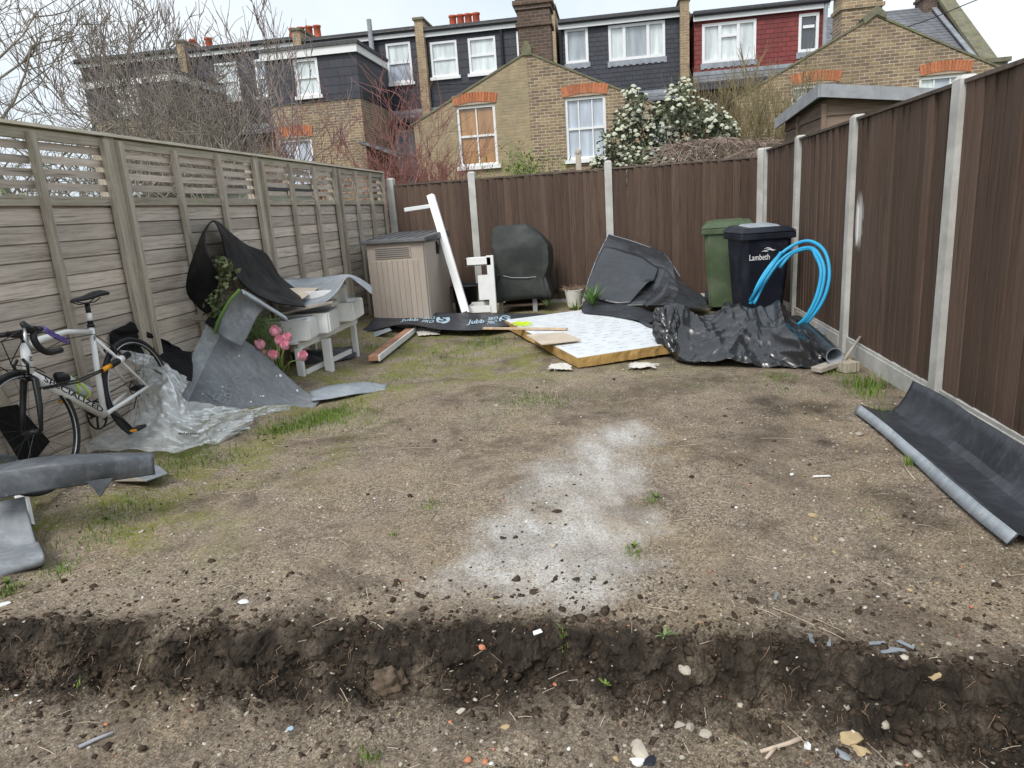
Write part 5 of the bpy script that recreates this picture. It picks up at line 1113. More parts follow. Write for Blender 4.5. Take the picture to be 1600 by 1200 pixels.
rows = [[Q(346,437,4.98),Q(337,464,5.0),Q(326,494,5.02)],[Q(332,412,4.88),Q(316,440,4.95),Q(304,474,5.05)],[Q(321,384,4.9),Q(305,418,5.0),Q(291,452,5.15)],[Q(322,361,5.05),Q(311,378,5.2),Q(301,404,5.3)],
        [Q(334,346,5.3),Q(332,345,5.45),Q(330,348,5.55)],[Q(345,368,5.3),Q(354,360,5.6),Q(362,366,5.85)],[Q(357,412,5.3),Q(374,392,5.65),Q(386,383,6.05)],[Q(385,450,5.35),Q(402,426,5.8),Q(416,397,6.3)],[Q(425,472,5.5),Q(432,450,5.9),Q(436,430,6.4)],[Q(477,480,5.7),Q(470,466,6.1),Q(462,452,6.4)]]
o, _ = sheet('rubber_sheet', MT['rubber'], rows, th=.008, nu=24, nv=90, amp=.004, fr=3); tag1(o, 'big black rubber sheet curled high over the pile beside the weathered fence', 'sheet')
rows = [[Q(474,479,6.15),Q(505,473,6.15),Q(526,457,6.2),Q(543,433,6.3),Q(562,444,6.35),Q(582,460,6.4)],[Q(452,455,6.5),Q(490,455,6.5),Q(515,446,6.5),Q(541,431,6.6),Q(562,438,6.6),Q(582,453,6.65)],[Q(436,437,6.85),Q(470,435,6.85),Q(505,433,6.85),Q(540,429,6.85),Q(560,434,6.85),Q(580,447,6.85)]]
o, _ = sheet('rubber_sheet', MT['greylight'], rows, th=.008, nu=44, nv=16, amp=.004, fr=3); tag1(o, 'pale grey sheet arching over the white drawers with a dark underside', 'sheet')
rows = [[Q(378,452,5.0),Q(398,462,5.1),Q(420,478,5.2)],[Q(362,470,4.95),Q(385,480,5.05),Q(404,492,5.1)],[Q(345,500,4.9),Q(368,512,4.95),Q(388,524,5.0)],[Q(338,520,4.9),Q(358,532,4.9),Q(378,542,4.95)]]
o, pt = sheet('rubber_sheet', MT['greysheet'], rows, th=.006, nu=20, nv=24); tag1(o, 'upright slate grey sheet with a green edge behind the tulips', 'sheet')
MB().tube([pt.at(0,t/8)+V(-.01,-.01,0) for t in range(9)], .012, 6).build('green_edge', MT['leafs'], o)
MB().bar(Q(380,456,4.98), Q(448,498,5.3), .05, .012, (0,-.6,.8)).build('edge_strip', MT['greylight'], o)
rows = [[Q(327,504,5.0),Q(303,555,4.78),Q(280,602,4.55),Q(254,652,4.32)],[Q(374,527,5.1),Q(346,578,4.85),Q(326,624,4.6),Q(302,668,4.42)],[Q(420,560,5.2),Q(400,603,4.98),Q(382,638,4.78),Q(362,664,4.66)],[Q(462,600,5.25),Q(450,618,5.12),Q(440,632,5.02),Q(428,649,4.95)],[Q(500,626,5.16),Q(497,630,5.12),Q(494,634,5.08),Q(489,640,5.05)]]
o, pt = sheet('rubber_sheet', MT['greysheet'], rows, th=.006, nu=40, nv=44, amp=.012, fr=3.2, seed=4); tag1(o, 'large scuffed grey sheet with worn print sloping down to the soil', 'sheet')
sheet('clear_tape', MT['film2'], [[p+V(-.006,-.012,.006) for p in [pt.at(t/6,0) for t in range(7)]], [p+V(-.004,-.014,.006) for p in [pt.at(t/6,.13) for t in range(7)]]], o, th=0, nu=14, nv=5)
text_patch('print', 'ubbe', MT['printg'], o, pt, .62, .22, (.10, .28), (-.13, .02), .006, .02, 1); text_patch('print', 'SKINS\nPROOF', MT['printg'], o, pt, .66, .40, (-.42, .10), (-.0, .13), .006, .01, 1)
rr = random.Random(12); mb = MB()
for k in range(14):
    u, v, s = rr.uniform(.05,.9), rr.uniform(.16,.8), rr.uniform(.004,.014); c = pt.at(u,v)+pt.nrm(u,v)*.007; a1 = (pt.at(u+.01,v)-pt.at(u,v)).normalized(); a2 = (pt.at(u,v+.01)-pt.at(u,v)).normalized()
    mb.add([c+(a1*math.cos(k+6.283*i/6)+a2*math.sin(k+6.283*i/6))*s*rr.uniform(.6,1.3) for i in range(6)], [tuple(range(6))])
sp = mb.build('paint_spots', MT['whitechip'], o, fix=False); props(sp, kind='stuff')
MB().bar(Q(326,500,5.0), Q(344,512,4.98), .06, .05, (0,-1,.3)).build('edge_batten', MT['rubber'], o)
rows = [[Q(484,612,5.3),Q(520,602,5.42),Q(570,597,5.6),Q(605,602,5.68)],[Q(488,626,5.1),Q(525,621,5.2),Q(570,614,5.4),Q(604,609,5.55)]]
o, _ = sheet('rubber_sheet', MT['greylight'], rows, th=.005, nu=24, nv=8, amp=.012, fr=2.2, seed=2); tag1(o, 'pale grey tongue of sheet pointing out across the grass', 'sheet')
rows = [[Q(452,545,6.35),Q(500,540,6.6),Q(560,536,7.0)],[Q(470,572,6.1),Q(510,565,6.3),Q(556,552,6.7)]]
o, _ = sheet('rubber_sheet', MT['greydark'], rows, th=.005, nu=20, nv=12, amp=.03, fr=2.5, rid=True); tag1(o, 'crumpled dark sheet lying under the battered white table', 'sheet')
rows = [[Q(212,502,5.0),Q(240,520,4.95),Q(268,535,4.9),Q(300,545,4.9)],[Q(180,520,4.7),Q(215,530,4.65),Q(260,545,4.6),Q(302,560,4.6)],[Q(186,548,4.55),Q(225,560,4.45),Q(262,572,4.4),Q(300,590,4.35)]]
o, _ = sheet('rubber_sheet', MT['rubber'], rows, th=.006, nu=40, nv=30, amp=.03, fr=2.2, rid=True, oct=2, seed=9); tag1(o, 'folded black sheet behind the rear wheel of the bicycle', 'sheet')
o, _ = sheet('clear_polythene', MT['film'], [[Q(190,545,4.5),Q(225,548,4.4),Q(262,565,4.35),Q(300,590,4.4)],[Q(200,565,4.3),Q(235,570,4.25),Q(268,590,4.2),Q(285,620,4.2)]], th=0, nu=50, nv=30, amp=.02, fr=4, rid=True); tag1(o, 'loose veil of clear polythene over the folded black sheet', 'plastic sheeting')
rows = [[Q(225,575,4.30),Q(262,588,4.25),Q(288,612,4.22),Q(330,632,4.35),Q(370,640,4.5),Q(392,640,4.62)],[Q(215,610,4.15),Q(250,622,4.08),Q(285,642,4.08),Q(325,655,4.2),Q(362,658,4.38),Q(395,655,4.55)],
        [Q(205,645,4.02),Q(240,655,3.95),Q(280,668,3.95),Q(320,672,4.1),Q(358,670,4.28),Q(392,664,4.48)],[Q(140,690,3.75),Q(215,690,3.78),Q(275,694,3.82),Q(318,692,4.0),Q(355,684,4.18),Q(384,672,4.42)],[Q(136,706,3.62),Q(205,708,3.66),Q(272,702,3.76),Q(316,697,3.95),Q(352,689,4.14),Q(380,677,4.38)]]
fo, fpt = sheet('clear_polythene', MT['film'], rows, th=0, nu=120, nv=90, amp=.07, fr=3.0, rid='cell', seed=4.2, fa=(1.3, 1.0)); tag1(fo, 'big crumpled clear polythene sheet bunched on the grass under the grey sheet', 'plastic sheeting')
text_patch('print', 'eiecon', MT['ink'], fo, fpt, .40, .66, (.14, -.02), (0, -.06), .04, .02, -1); text_patch('print', 'olympi', MT['ink'], fo, fpt, .80, .72, (.14, -.03), (0, -.06), .04, .02, -1)
o, _ = sheet('clear_polythene', MT['film'], [[Q(388,640,4.6),Q(420,632,4.8),Q(458,630,5.0)],[Q(390,662,4.5),Q(415,655,4.7),Q(455,637,4.95)]], th=0, nu=40, nv=20, amp=.02, fr=4, rid=True); tag1(o, 'trailing end of clear polythene beneath the tip of the grey sheet', 'plastic sheeting')
# tulips, herbs, ivy
tu = thing('tulips', 'bunch of pink and white tulips beside the battered white table', 'flowers', Q(440,580,5.75))
base = Q(438,590,5.35); rr = random.Random(31)
for (px, py, Y_, s) in ((408,540,5.55,.055),(431,520,5.6,.062),(437,534,5.5,.05),(449,529,5.55,.05),(445,541,5.45,.055),(428,556,5.45,.052),(472,558,5.45,.055),(412,552,5.6,.042)):
    s *= .88; Y_ -= .35; h = Q(px,py,Y_); tilt = (h-base); tilt.z *= .6; ax = (tilt.normalized()+V(0,0,.5)).normalized(); stl = base.lerp(h,.5)+V(0,0,.05)
    sm = MB().tube([base+V(rr.uniform(-.03,.03),rr.uniform(-.03,.03),-.1), stl, h-ax*s*.6], .005, 5).build('stem', MT['tulipleaf'], tu, True, fix=False)
    u = ax.orthogonal().normalized(); v_ = ax.cross(u)
    for k in range(6):
        a = 6.283*k/6+rr.uniform(-.2,.2); d = u*math.cos(a)+v_*math.sin(a); sd = ax.cross(d); op = rr.uniform(.8,1.35); pts = []; pr = [(-.6,.12,.15),(-.2,.55,.55),(.3,.66*op,.6),(.75,.6*op,.42),(1.05,.62*op,.08)]
        for zz, rad, wv in pr: c = h+ax*s*zz+d*s*rad; pts += [c-sd*s*wv*.9, c+d*s*.10*wv, c+sd*s*wv*.9]
        MB().add(pts, [(3*i,3*i+1,3*i+4,3*i+3) for i in range(4)]+[(3*i+1,3*i+2,3*i+5,3*i+4) for i in range(4)]).build('petal', MT['pink'], tu, True, fix=False)
for k in range(9):
    a = rr.uniform(0,6.28); d = V(math.cos(a)*.8+.2,math.sin(a)*.5-.3,0); sd = V(-d.y,d.x,0).normalized(); l = rr.uniform(.2,.3); pts = []
    for i in range(6): f = i/5; c = base+d*l*f*.7+V(0,0,l*(f-.5*f*f)); wv = .03*math.sin(math.pi*(.12+.85*f)); pts += [c-sd*wv, c+sd*wv]
    MB().add(pts, [(2*i,2*i+1,2*i+3,2*i+2) for i in range(5)]).build('leaf', MT['tulipleaf'], tu, True, fix=False)
wz = thing('wispy_herb', 'tall wispy green herb between the slate grey sheet and the tulips', 'plant', Q(410,535,5.4)); mb = MB()
for k in range(190):
    b0 = Q(rr.uniform(382,440), rr.uniform(535,552), rr.uniform(5.3,5.7)); tp = b0+V(rr.gauss(0,.05),rr.gauss(0,.05),rr.uniform(.12,.30)); mb.tube([b0, b0.lerp(tp,.5)+V(rr.gauss(0,.015),0,0), tp], [.003,.0025,.001], 3, cap=False)
    for i in range(4): q_ = b0.lerp(tp, rr.uniform(.4,1)); mb.tube([q_, q_+V(rr.gauss(0,.03),rr.gauss(0,.03),rr.uniform(.0,.05))], [.002,.001], 3, cap=False)
mb.build('stems', MT['wisp'], wz, fix=False)
iv = thing('ivy', 'dark ivy climbing up inside the curled black sheet', 'plant', Q(342,500,5.2)); mb = MB()
for k in range(420):
    t_ = rr.random(); c = Q(342+8*math.sin(t_*7)+rr.gauss(0,8), 402+t_*102, 5.02+rr.uniform(-.1,.1)); d = V(rr.gauss(0,1),rr.gauss(0,1)-.6,rr.gauss(0,1)).normalized(); u = d.orthogonal().normalized(); u.rotate(Matrix.Rotation(rr.uniform(0,6.28),3,d)); v_ = d.cross(u); s = rr.uniform(.010,.024)
    mb.add([c-v_*s, c+u*s*.9, c+v_*s*1.3+d*s*.3, c-u*s*.9], [(0,1,2,3)])
mb.build('leaves', MT['ivy'], iv, fix=False); MB().tube([Q(335,505,5.2),Q(345,470,5.15),Q(340,430,5.12),Q(343,400,5.12)], .006, 5).build('stem', MT['barkd'], iv, True)

# ------------------------------------------------------------------ grey sheets near the camera on that side
rows = [[Q(-60,740,2.72),Q(60,715,2.78),Q(150,709,2.9),Q(238,707,3.06)],[Q(-60,746,2.64),Q(60,726,2.70),Q(150,719,2.82),Q(240,711,2.99)],[Q(-60,767,2.62),Q(60,747,2.68),Q(145,738,2.80),Q(241,726,2.97)],[Q(-60,790,2.62),Q(60,768,2.68),Q(135,757,2.80),Q(243,741,2.97)]]
o, _ = sheet('rubber_sheet', MT['greymid'], rows, th=.006, nu=40, nv=20, amp=.003, fr=2.5); o.data.set_sharp_from_angle(angle=R(14)); tag1(o, 'long slate grey sheet lying across the bicycle front wheel', 'sheet')
pt = [Q(134,752,2.79),Q(176,747,2.83),Q(167,760,2.82),Q(155,777,2.81),Q(147,764,2.80)]
MB().prism(pt, (0.003,.006,0)).build('torn_tab', MT['greymid'], o)
slab('grey_strip', 'pale plastic strip end sticking out below the long slate sheet', 'offcut', [Q(205,742,3.4),Q(228,753,3.3),Q(262,741,3.45),Q(243,726,3.65)], .006, MT['greylight'])
slab('grey_strip', 'dull brownish strip under the long slate sheet', 'offcut', [Q(172,746,3.38),Q(180,752,3.3),Q(231,752,3.32),Q(215,742,3.45)], .01, MT['oldply'])
rows = [[Q(-70,705,3.9),Q(40,712,3.8),Q(130,712,3.75)],[Q(-70,722,3.65),Q(40,722,3.6),Q(140,718,3.6)]]
o, _ = sheet('rubber_sheet', MT['greysheet'], rows, th=.005, nu=20, nv=8, amp=.01, fr=2); tag1(o, 'second grey sheet under the bicycle behind the long slate sheet', 'sheet')
slab('leaning_sheet', 'black stiff sheet leaning behind the spokes of the front wheel', 'sheet', [Q(-20,640,3.75),Q(25,632,3.75),Q(76,690,3.7),Q(40,735,3.6)], .01, MT['rubber'])
rows = [[Q(-60,800,2.75),Q(0,784,2.78),Q(38,776,2.8)],[Q(-60,830,2.68),Q(0,822,2.70),Q(46,812,2.72)],[Q(-60,862,2.60),Q(0,856,2.62),Q(56,846,2.64)],[Q(-60,880,2.50),Q(0,868,2.53),Q(60,848,2.58)],[Q(-60,900,2.44),Q(0,884,2.47),Q(67,862,2.50)],[Q(-60,925,2.42),Q(0,903,2.45),Q(70,877,2.48)],[Q(-60,930,2.50),Q(0,908,2.53),Q(68,882,2.55)]]
o, _ = sheet('rubber_sheet', MT['greysheet'], rows, th=.006, nu=26, nv=40, amp=.005, fr=3); tag1(o, 'scuffed grey sheet with a rolled lower edge at the near corner', 'sheet')
slab('white_offcut', 'pale board edge standing behind the scuffed grey rolled sheet', 'offcut', [Q(26,772,2.95),Q(44,768,2.95),Q(55,820,2.85),Q(40,815,2.85)], .02, MT['white'])

# ------------------------------------------------------------------ road bicycle leaning on the weathered fence
bk = thing('road_bicycle', 'white road bicycle with drop handlebars leaning on the weathered fence', 'bicycle', (0,0,0))
rh = G(217,606,.455); fh = G(50,676,.455)
fw = (fh-rh); fw.z = 0; fw.normalize(); upv = (V(0,0,1)+V(-.10,0,0)).normalized(); upv = (upv-fw*upv.dot(fw)).normalized(); side = fw.cross(upv)   # side: towards the plot when positive
if side.x < 0: side = -side
wb = (fh-rh).length
def B(u, z, s=0): return rh + fw*u*(wb/.985) + upv*(z-.34) + side*s
rw = .335
bk.location = (0,0,0)
def wheel(u, z, name):
    w_ = MB().tube([B(u,z)+(fw*math.cos(6.283*k/48)+upv*math.sin(6.283*k/48))*(rw-.012) for k in range(48)], .013, 8, closed=True).build('wheel', MT['tyre'], bk, True)
    MB().tube([B(u,z)+(fw*math.cos(6.283*k/48)+upv*math.sin(6.283*k/48))*(rw-.034) for k in range(48)], .010, 6, closed=True).build('rim', MT['bblack'], w_, True)
    MB().tube([B(u,z,.0108)+(fw*math.cos(6.283*k/48)+upv*math.sin(6.283*k/48))*(rw-.036) for k in range(48)], .0035, 5, closed=True).build('braking_track', MT['steel'], w_, True)
    MB().tube([B(u,z,-.045),B(u,z,.045)], .017, 10).build('hub', MT['bblack'], w_, True)
    for k in range(20):
        a = 6.283*k/20; MB().tube([B(u,z,.02*(1 if k % 2 else -1))+(fw*math.cos(a+.5)+upv*math.sin(a+.5))*.016, B(u,z)+(fw*math.cos(a)+upv*math.sin(a))*(rw-.04)], .0011, 3).build('spoke', MT['bblack'], w_)
    return w_
wheel(0,.34,'rear'); wheel(.985,.34,'front')
BBp = (.405,.275); ST = (.275,.80); HT = (.835,.795); HB = (.875,.635)
fr_ = MB()
fr_.tube([B(*BBp),B(.34,.54),B(*ST)], [.019,.017,.016], 12)
fr_.tube([B(*HB),B(*BBp)], [.027,.030], 14)
fr_.tube([B(.84,.775),B(.7,.795),B(.5,.80),B(.285,.765)], [.024,.019,.016,.015], 12)
fr_.tube([B(*HB),B(*HT)], [.027,.023], 14)
for s in (-1,1):
    fr_.tube([B(BBp[0],BBp[1],.02*s),B(.25,.30,.04*s),B(0,.34,.062*s)], [.015,.013,.009], 8); fr_.tube([B(.29,.72,.012*s),B(.15,.55,.035*s),B(0,.34,.062*s)], [.010,.009,.008], 8)
fr_.tube([B(.17,.585,-.04),B(.17,.585,.04)], .008, 6)
fr_.build('frame', MT['bikew'], bk, True)
fk = MB()
for s in (-1,1): fk.tube([B(.878,.62,.0),B(.885,.60,.035*s),B(.935,.46,.05*s),B(.985,.34,.055*s)], [.022,.018,.015,.009], 10)
fk.build('fork', MT['bblack'], bk, True)
MB().tube([B(*ST),B(.262,.86)], .0155, 12).build('seat_post', MT['bblack'], bk, True); MB().tube([B(.268,.83),B(.258,.875)], .0162, 12).build('seat_post_band', MT['bikew'], bk, True)
MB().tube([B(.262,.86),B(.248,.94)], .0145, 12).build('seat_post', MT['bblack'], bk, True)
MB().tube([B(.277,.79),B(.274,.81)], .0205, 12).build('seat_clamp', MT['bblack'], bk, True)
mb = MB(); sect = [(.10,.970,.066,.020),(.13,.977,.072,.024),(.18,.972,.066,.022),(.24,.964,.042,.020),(.30,.962,.026,.018),(.36,.962,.020,.014),(.38,.958,.010,.008)]
for u, zz, hw_, th in sect:
    for k in range(10):
        a = 6.283*k/10; mb.v.append(B(u, zz+th*max(math.sin(a),-.5), hw_*math.cos(a)))
for j in range(len(sect)-1):
    for k in range(10): mb.f.append((j*10+k, j*10+(k+1) % 10, (j+1)*10+(k+1) % 10, (j+1)*10+k))
mb.f += [tuple(range(10)), tuple(range(60,70))]
sd_ = mb.build('saddle', MT['bblack'], bk, True)
for s in (-1,1): MB().tube([B(.14,.955,.02*s),B(.2,.935,.022*s),B(.29,.935,.022*s),B(.35,.953,.012*s)], .0035, 5).build('rail', MT['bblack'], sd_, True)
MB().tube([B(.826,.80),B(.83,.845)], .016, 10).tube([B(.828,.835),B(.925,.86)], .016, 10).build('stem', MT['bblack'], bk, True)
hb = MB(); br_ = []
for s in (-1,1):
    pts = [B(.925,.86,0),B(.925,.86,.15*s),B(.93,.86,.19*s),B(.985,.858,.208*s),B(1.02,.83,.212*s),B(1.01,.775,.215*s),B(.96,.738,.218*s),B(.87,.733,.22*s)]
    hb.tube([spline(pts, t/24) for t in range(25)], [.013]*5+[.0165]*20, 10)
hbo = hb.build('handlebar', MT['bblack'], bk, True)
for s in (-1,1):
    MB().tube([B(.985,.862,.208*s),B(1.03,.872,.208*s),B(1.055,.91,.206*s)], [.020,.022,.014], 10).build('brake_hood', MT['bblack'], hbo, True)
    MB().tube([B(1.05,.88,.206*s),B(1.075,.83,.210*s),B(1.06,.765,.216*s)], [.009,.008,.006], 8).build('brake_lever', MT['steel'] if s > 0 else MT['bblack'], hbo, True)
    MB().tube([B(1.04,.88,.2*s),B(1.12,.84,.12*s),B(1.0,.70,.03*s),B(.90,.60,.02*s)], .003, 5).build('cable', MT['bblack'], hbo, True)
    MB().tube([B(1.03,.87,.2*s),B(1.09,.72,.10*s),B(.86,.66,.04*s),B(.80,.62,.032*s)], .003, 5).build('cable', MT['bblack'], hbo, True)
MB().tube([B(.86,.79,.0),B(.80,.735,.05),B(.55,.765,.022),B(.30,.75,.02),B(.2,.66,.03),B(.17,.6,.03)], .0028, 5).build('cable', MT['bblack'], bk, True)
for u, zz in ((.90,.66),(.165,.595)):
    mbk = MB()
    for s in (-1,1): mbk.tube([B(u,zz+.06,.015*s),B(u+.01,zz+.03,.04*s),B(u+.012,zz-.02,.03*s)], [.008,.009,.006], 6)
    mbk.build('brake', MT['bblack'], bk, True)
cr_ = MB().tube([B(BBp[0]+.085*math.cos(6.283*k/30),BBp[1]+.085*math.sin(6.283*k/30),-.045) for k in range(30)], .006, 6, closed=True)
for k in range(5): a = 6.283*k/5; cr_.tube([B(*BBp,-.045),B(BBp[0]+.08*math.cos(a),BBp[1]+.08*math.sin(a),-.045)], .007, 5)
cr_.build('chainring', MT['bblack'], bk, True)
for s, a in ((1,-2.2),(-1,.95)):
    e0 = (BBp[0]+.17*math.cos(a), BBp[1]+.17*math.sin(a)); c_ = MB().tube([B(*BBp,.07*s),B(*e0,.08*s)], [.014,.010], 8).build('crank', MT['bblack'], bk, True)
    q0 = B(*e0,.12*s); pd = MB().box(q0, (.09,.06,.02), Matrix((fw, side, upv)).transposed()).build('pedal', MT['bblack'], c_, bevel=.004)
    for e_ in (-1,1): MB().box(q0+fw*.046*e_, (.004,.045,.012), Matrix((fw, side, upv)).transposed()).build('reflector', MT['orangep'], pd)
mb = MB()
for r_, s in ((.055,-.025),(.047,-.032),(.04,-.038),(.033,-.043)): mb.tube([B(r_*math.cos(6.283*k/22),.34+r_*math.sin(6.283*k/22),s) for k in range(22)], .003, 4, closed=True)
mb.build('cassette', MT['bblack'], bk, True)
MB().tube([B(0,.395,-.035),B(.4,.36,-.045)], .004, 4).tube([B(0,.285,-.035),B(.06,.22,-.035),B(.4,.19,-.045)], .004, 4).build('chain', MT['bblack'], bk, True)
# bottle, cage and lettering on the down tube
dt = (Vector(B(*BBp))-Vector(B(*HB))).normalized(); dn = dt.cross(side).normalized(); dn = dn if dn.z > 0 else -dn
b0 = B(*HB).lerp(B(*BBp), .38)+dn*.075; b1 = b0+dt*.19
bo = MB().tube([b0-dt*.05,b0-dt*.045,b0-dt*.02,b0,b0+dt*.07,b0+dt*.085,b0+dt*.1,b1], [.012,.014,.03,.034,.034,.030,.035,.035], 14).build('bottle', MT['clearb'], bk, True); MB().tube([b0-dt*.052,b0-dt*.02,b0+dt*.02], [.015,.034,.036], 14).build('bottle_cap', MT['bblack'], bo, True)
cg = MB()
for s in (-1,1): cg.tube([b0+dt*.05+side*.038*s+dn*.01,b0+dt*.12+side*.040*s,b0+dt*.19+side*.03*s-dn*.02,b1-dn*.045],.0045,6); cg.tube([b0+dt*.05+side*.038*s,b0+dt*.10+side*.036*s-dn*.03,b0+dt*.14-dn*.045],.0045,6); cg.tube([b0+dt*.05+side*.038*s,b0+dt*.05+dn*.04],.0045,6)
cg.build('bottle_cage', MT['lime'], bk, True)
ln_ = (B(*BBp)-B(*HB)).length
text_on('lettering', 'SPECIALIZED', MT['ink'], bk, B(*HB)+dt*.07+side*.0305-dn*.012, dt, dn, .042, .02, ln_*.80)
text_on('badge', 'S', MT['ink'], bk, B(.862,.70,.0285)-fw*.012, fw, upv, .035, .02, .02); text_on('badge', 'S', MT['ink'], bk, B(.305,.715,.0185)-fw*.012, fw, upv, .03, .02, .02)
lk = thing('bicycle_lock', 'black bicycle lock with orange key end strapped to the white frame', 'lock', B(.3,.5,.04)); 
MB().tube([B(.28,.545,.05),B(.08,.575,.05)], .021, 12).build('body', MT['bblack'], lk, True); MB().tube([B(.20,.557,.05),B(.15,.564,.05)], .0218, 12).build('band', MT['bikew'], lk, True); MB().tube([B(.36,.535,.05),B(.28,.545,.05)], .014, 10).build('key_end', MT['orangep'], lk, True)
MB().tube([B(.36,.54,.05),B(.6,.53,.055),B(.9,.555,.06)], .005, 6).tube([B(.36,.53,.05),B(.6,.515,.055),B(.88,.545,.06)], .005, 6).build('cable', MT['bblack'], lk, True)
rows = [[B(.93,.88,.225),B(.88,.83,.235),B(.82,.79,.24)],[B(.94,.84,.235),B(.88,.79,.245),B(.80,.75,.24)]]
o, _ = sheet('cloth_strip', MT['purple'], rows, th=.004, nu=20, nv=10, amp=.012, fr=4, rid=True); tag1(o, 'purple cloth strip tied to the bicycle handlebar', 'cloth')

# ------------------------------------------------------------------ loose soil, stones, grass
def ico():
    t = (1+5**.5)/2; v = np.array([(-1,t,0),(1,t,0),(-1,-t,0),(1,-t,0),(0,-1,t),(0,1,t),(0,-1,-t),(0,1,-t),(t,0,-1),(t,0,1),(-t,0,-1),(-t,0,1)], float); v /= np.linalg.norm(v[0])
    f = np.array([(0,11,5),(0,5,1),(0,1,7),(0,7,10),(0,10,11),(1,5,9),(5,11,4),(11,10,2),(10,7,6),(7,1,8),(3,9,4),(3,4,2),(3,2,6),(3,6,8),(3,8,9),(4,9,5),(2,4,11),(6,2,10),(8,6,7),(9,8,1)]); return v, f
IV, IF = ico()
def raw_mesh(name, v, f, mat, kind='stuff'):
    me = bpy.data.meshes.new(name); k = f.shape[1]; me.vertices.add(len(v)); me.vertices.foreach_set('co', v.astype(np.float32).ravel()); me.loops.add(f.size); me.loops.foreach_set('vertex_index', f.astype(np.int32).ravel())
    me.polygons.add(len(f)); me.polygons.foreach_set('loop_start', np.arange(0, f.size, k, dtype=np.int32)); me.polygons.foreach_set('loop_total', np.full(len(f), k, np.int32)); me.update(calc_edges=True)
    o = link(name, me, mat); props(o, kind=kind); return o
iz = lambda x, y: Z[np.clip(np.searchsorted(ys, y), 0, ny-1), np.clip(np.searchsorted(xs, x), 0, nx-1)]
def stones(name, label, mat, x, y, size, flat=.6, sink=.25, jit=.3):
    n = len(x); z_ = iz(x, y); a = RNG.uniform(0, 6.283, n); V_ = IV[None]*(1+RNG.uniform(-jit, jit, (n,12,1)))
    sx = size*RNG.uniform(.7,1.5,n); sy = size*RNG.uniform(.7,1.2,n); sz = size*flat*RNG.uniform(.6,1.2,n)
    lx = V_[...,0]*sx[:,None]; ly = V_[...,1]*sy[:,None]; lz = V_[...,2]*sz[:,None]; tl = RNG.normal(0,.35,n)[:,None]
    lx, lz = lx*np.cos(tl)-lz*np.sin(tl), lx*np.sin(tl)+lz*np.cos(tl); ca, sa = np.cos(a)[:,None], np.sin(a)[:,None]
    v = np.stack([x[:,None]+lx*ca-ly*sa, y[:,None]+lx*sa+ly*ca, z_[:,None]+lz+(sz*(1-2*sink))[:,None]], -1).reshape(-1,3)
    f = (IF[None]+12*np.arange(n)[:,None,None]).reshape(-1,3); o = raw_mesh(name, v, f, mat); o['label'] = label; return o
def spread(n, x0, x1, y0, y1, keep=None):
    x = RNG.uniform(x0, x1, n); y = y0+(y1-y0)*RNG.power(1.0, n)*1.0; 
    if keep is not None: m_ = RNG.uniform(0,1,n) < keep(x, y); x, y = x[m_], y[m_]
    return x, y
inb = lambda x, y: ((x > -3.2) & (x < 1.95))
near = lambda x, y: np.clip(2.6/np.maximum(y,1.5), 0, 1)**2
ed = lambda x, y: np.exp(-((y-(edge_y(x)-.08))/.13)**2)
x, y = spread(60000, -2.9, 1.7, 1.55, 2.5, lambda x, y: np.clip(ed(x, y)*(.75+1.2*fbm(x, y, 4, 3, 2.0)), 0, 1)+.05); stones('soil_clods', 'dark crumbs and clods of soil along the dug edge', MT['clod'], x, y, np.minimum(RNG.gamma(.9,.0030,len(x))+.0010, .022), .7, .4, .55)
x, y = spread(15000, -3.1, 1.95, 2.2, 8.0, lambda x, y: (np.clip(fbm(x, y, 1.1, 3, 3.0)+.06+.38*sstep(.2,1.7,x)*np.clip(.6+1.2*fbm(x,y,1.6,4,1.1),0,1), 0, 1))*near(x, y)**.35); stones('soil_crumbs', 'dark crumbs of soil strewn over the plot', MT['clod'], x, y, np.minimum(RNG.gamma(.9,.0024,len(x))+.0010, .014), .6, .35, .55)
x, y = spread(20000, -3.1, 1.95, 1.55, 7.5, lambda x, y: near(x, y)*(.35+.5*sstep(0,1.6,x)+.3*(y < 2.0))); stones('pale_pebbles', 'pale pebbles and grit scattered over the soil', MT['pebble'], x, y, RNG.gamma(1.3,.0017,len(x))+.0012, .6, .35, .35)
x, y = spread(900, -3.0, 1.9, 1.55, 6.5, lambda x, y: near(x, y)*.6); stones('white_grit', 'small white chips of stone and plaster on the soil', MT['whitechip'], x, y, RNG.gamma(1.3,.0018,len(x))+.0012, .5, .3, .4)
x, y = spread(1100, -3.0, 1.9, 1.55, 4.5, lambda x, y: near(x, y)*(.2+.8*sstep(.2,1.4,x))); stones('ochre_grit', 'ochre grit and gravel on the soil', MT['ochre'], x, y, RNG.gamma(1.3,.0019,len(x))+.0014, .6, .3, .4)
x, y = spread(500, -2.9, 1.8, 1.55, 4.0, lambda x, y: near(x, y)*(.25+.75*(y < 2.2))); stones('brick_crumbs', 'orange brick crumbs on the soil', MT['redbrick'], x, y, RNG.gamma(1.3,.0016,len(x))+.0012, .6, .3, .4)
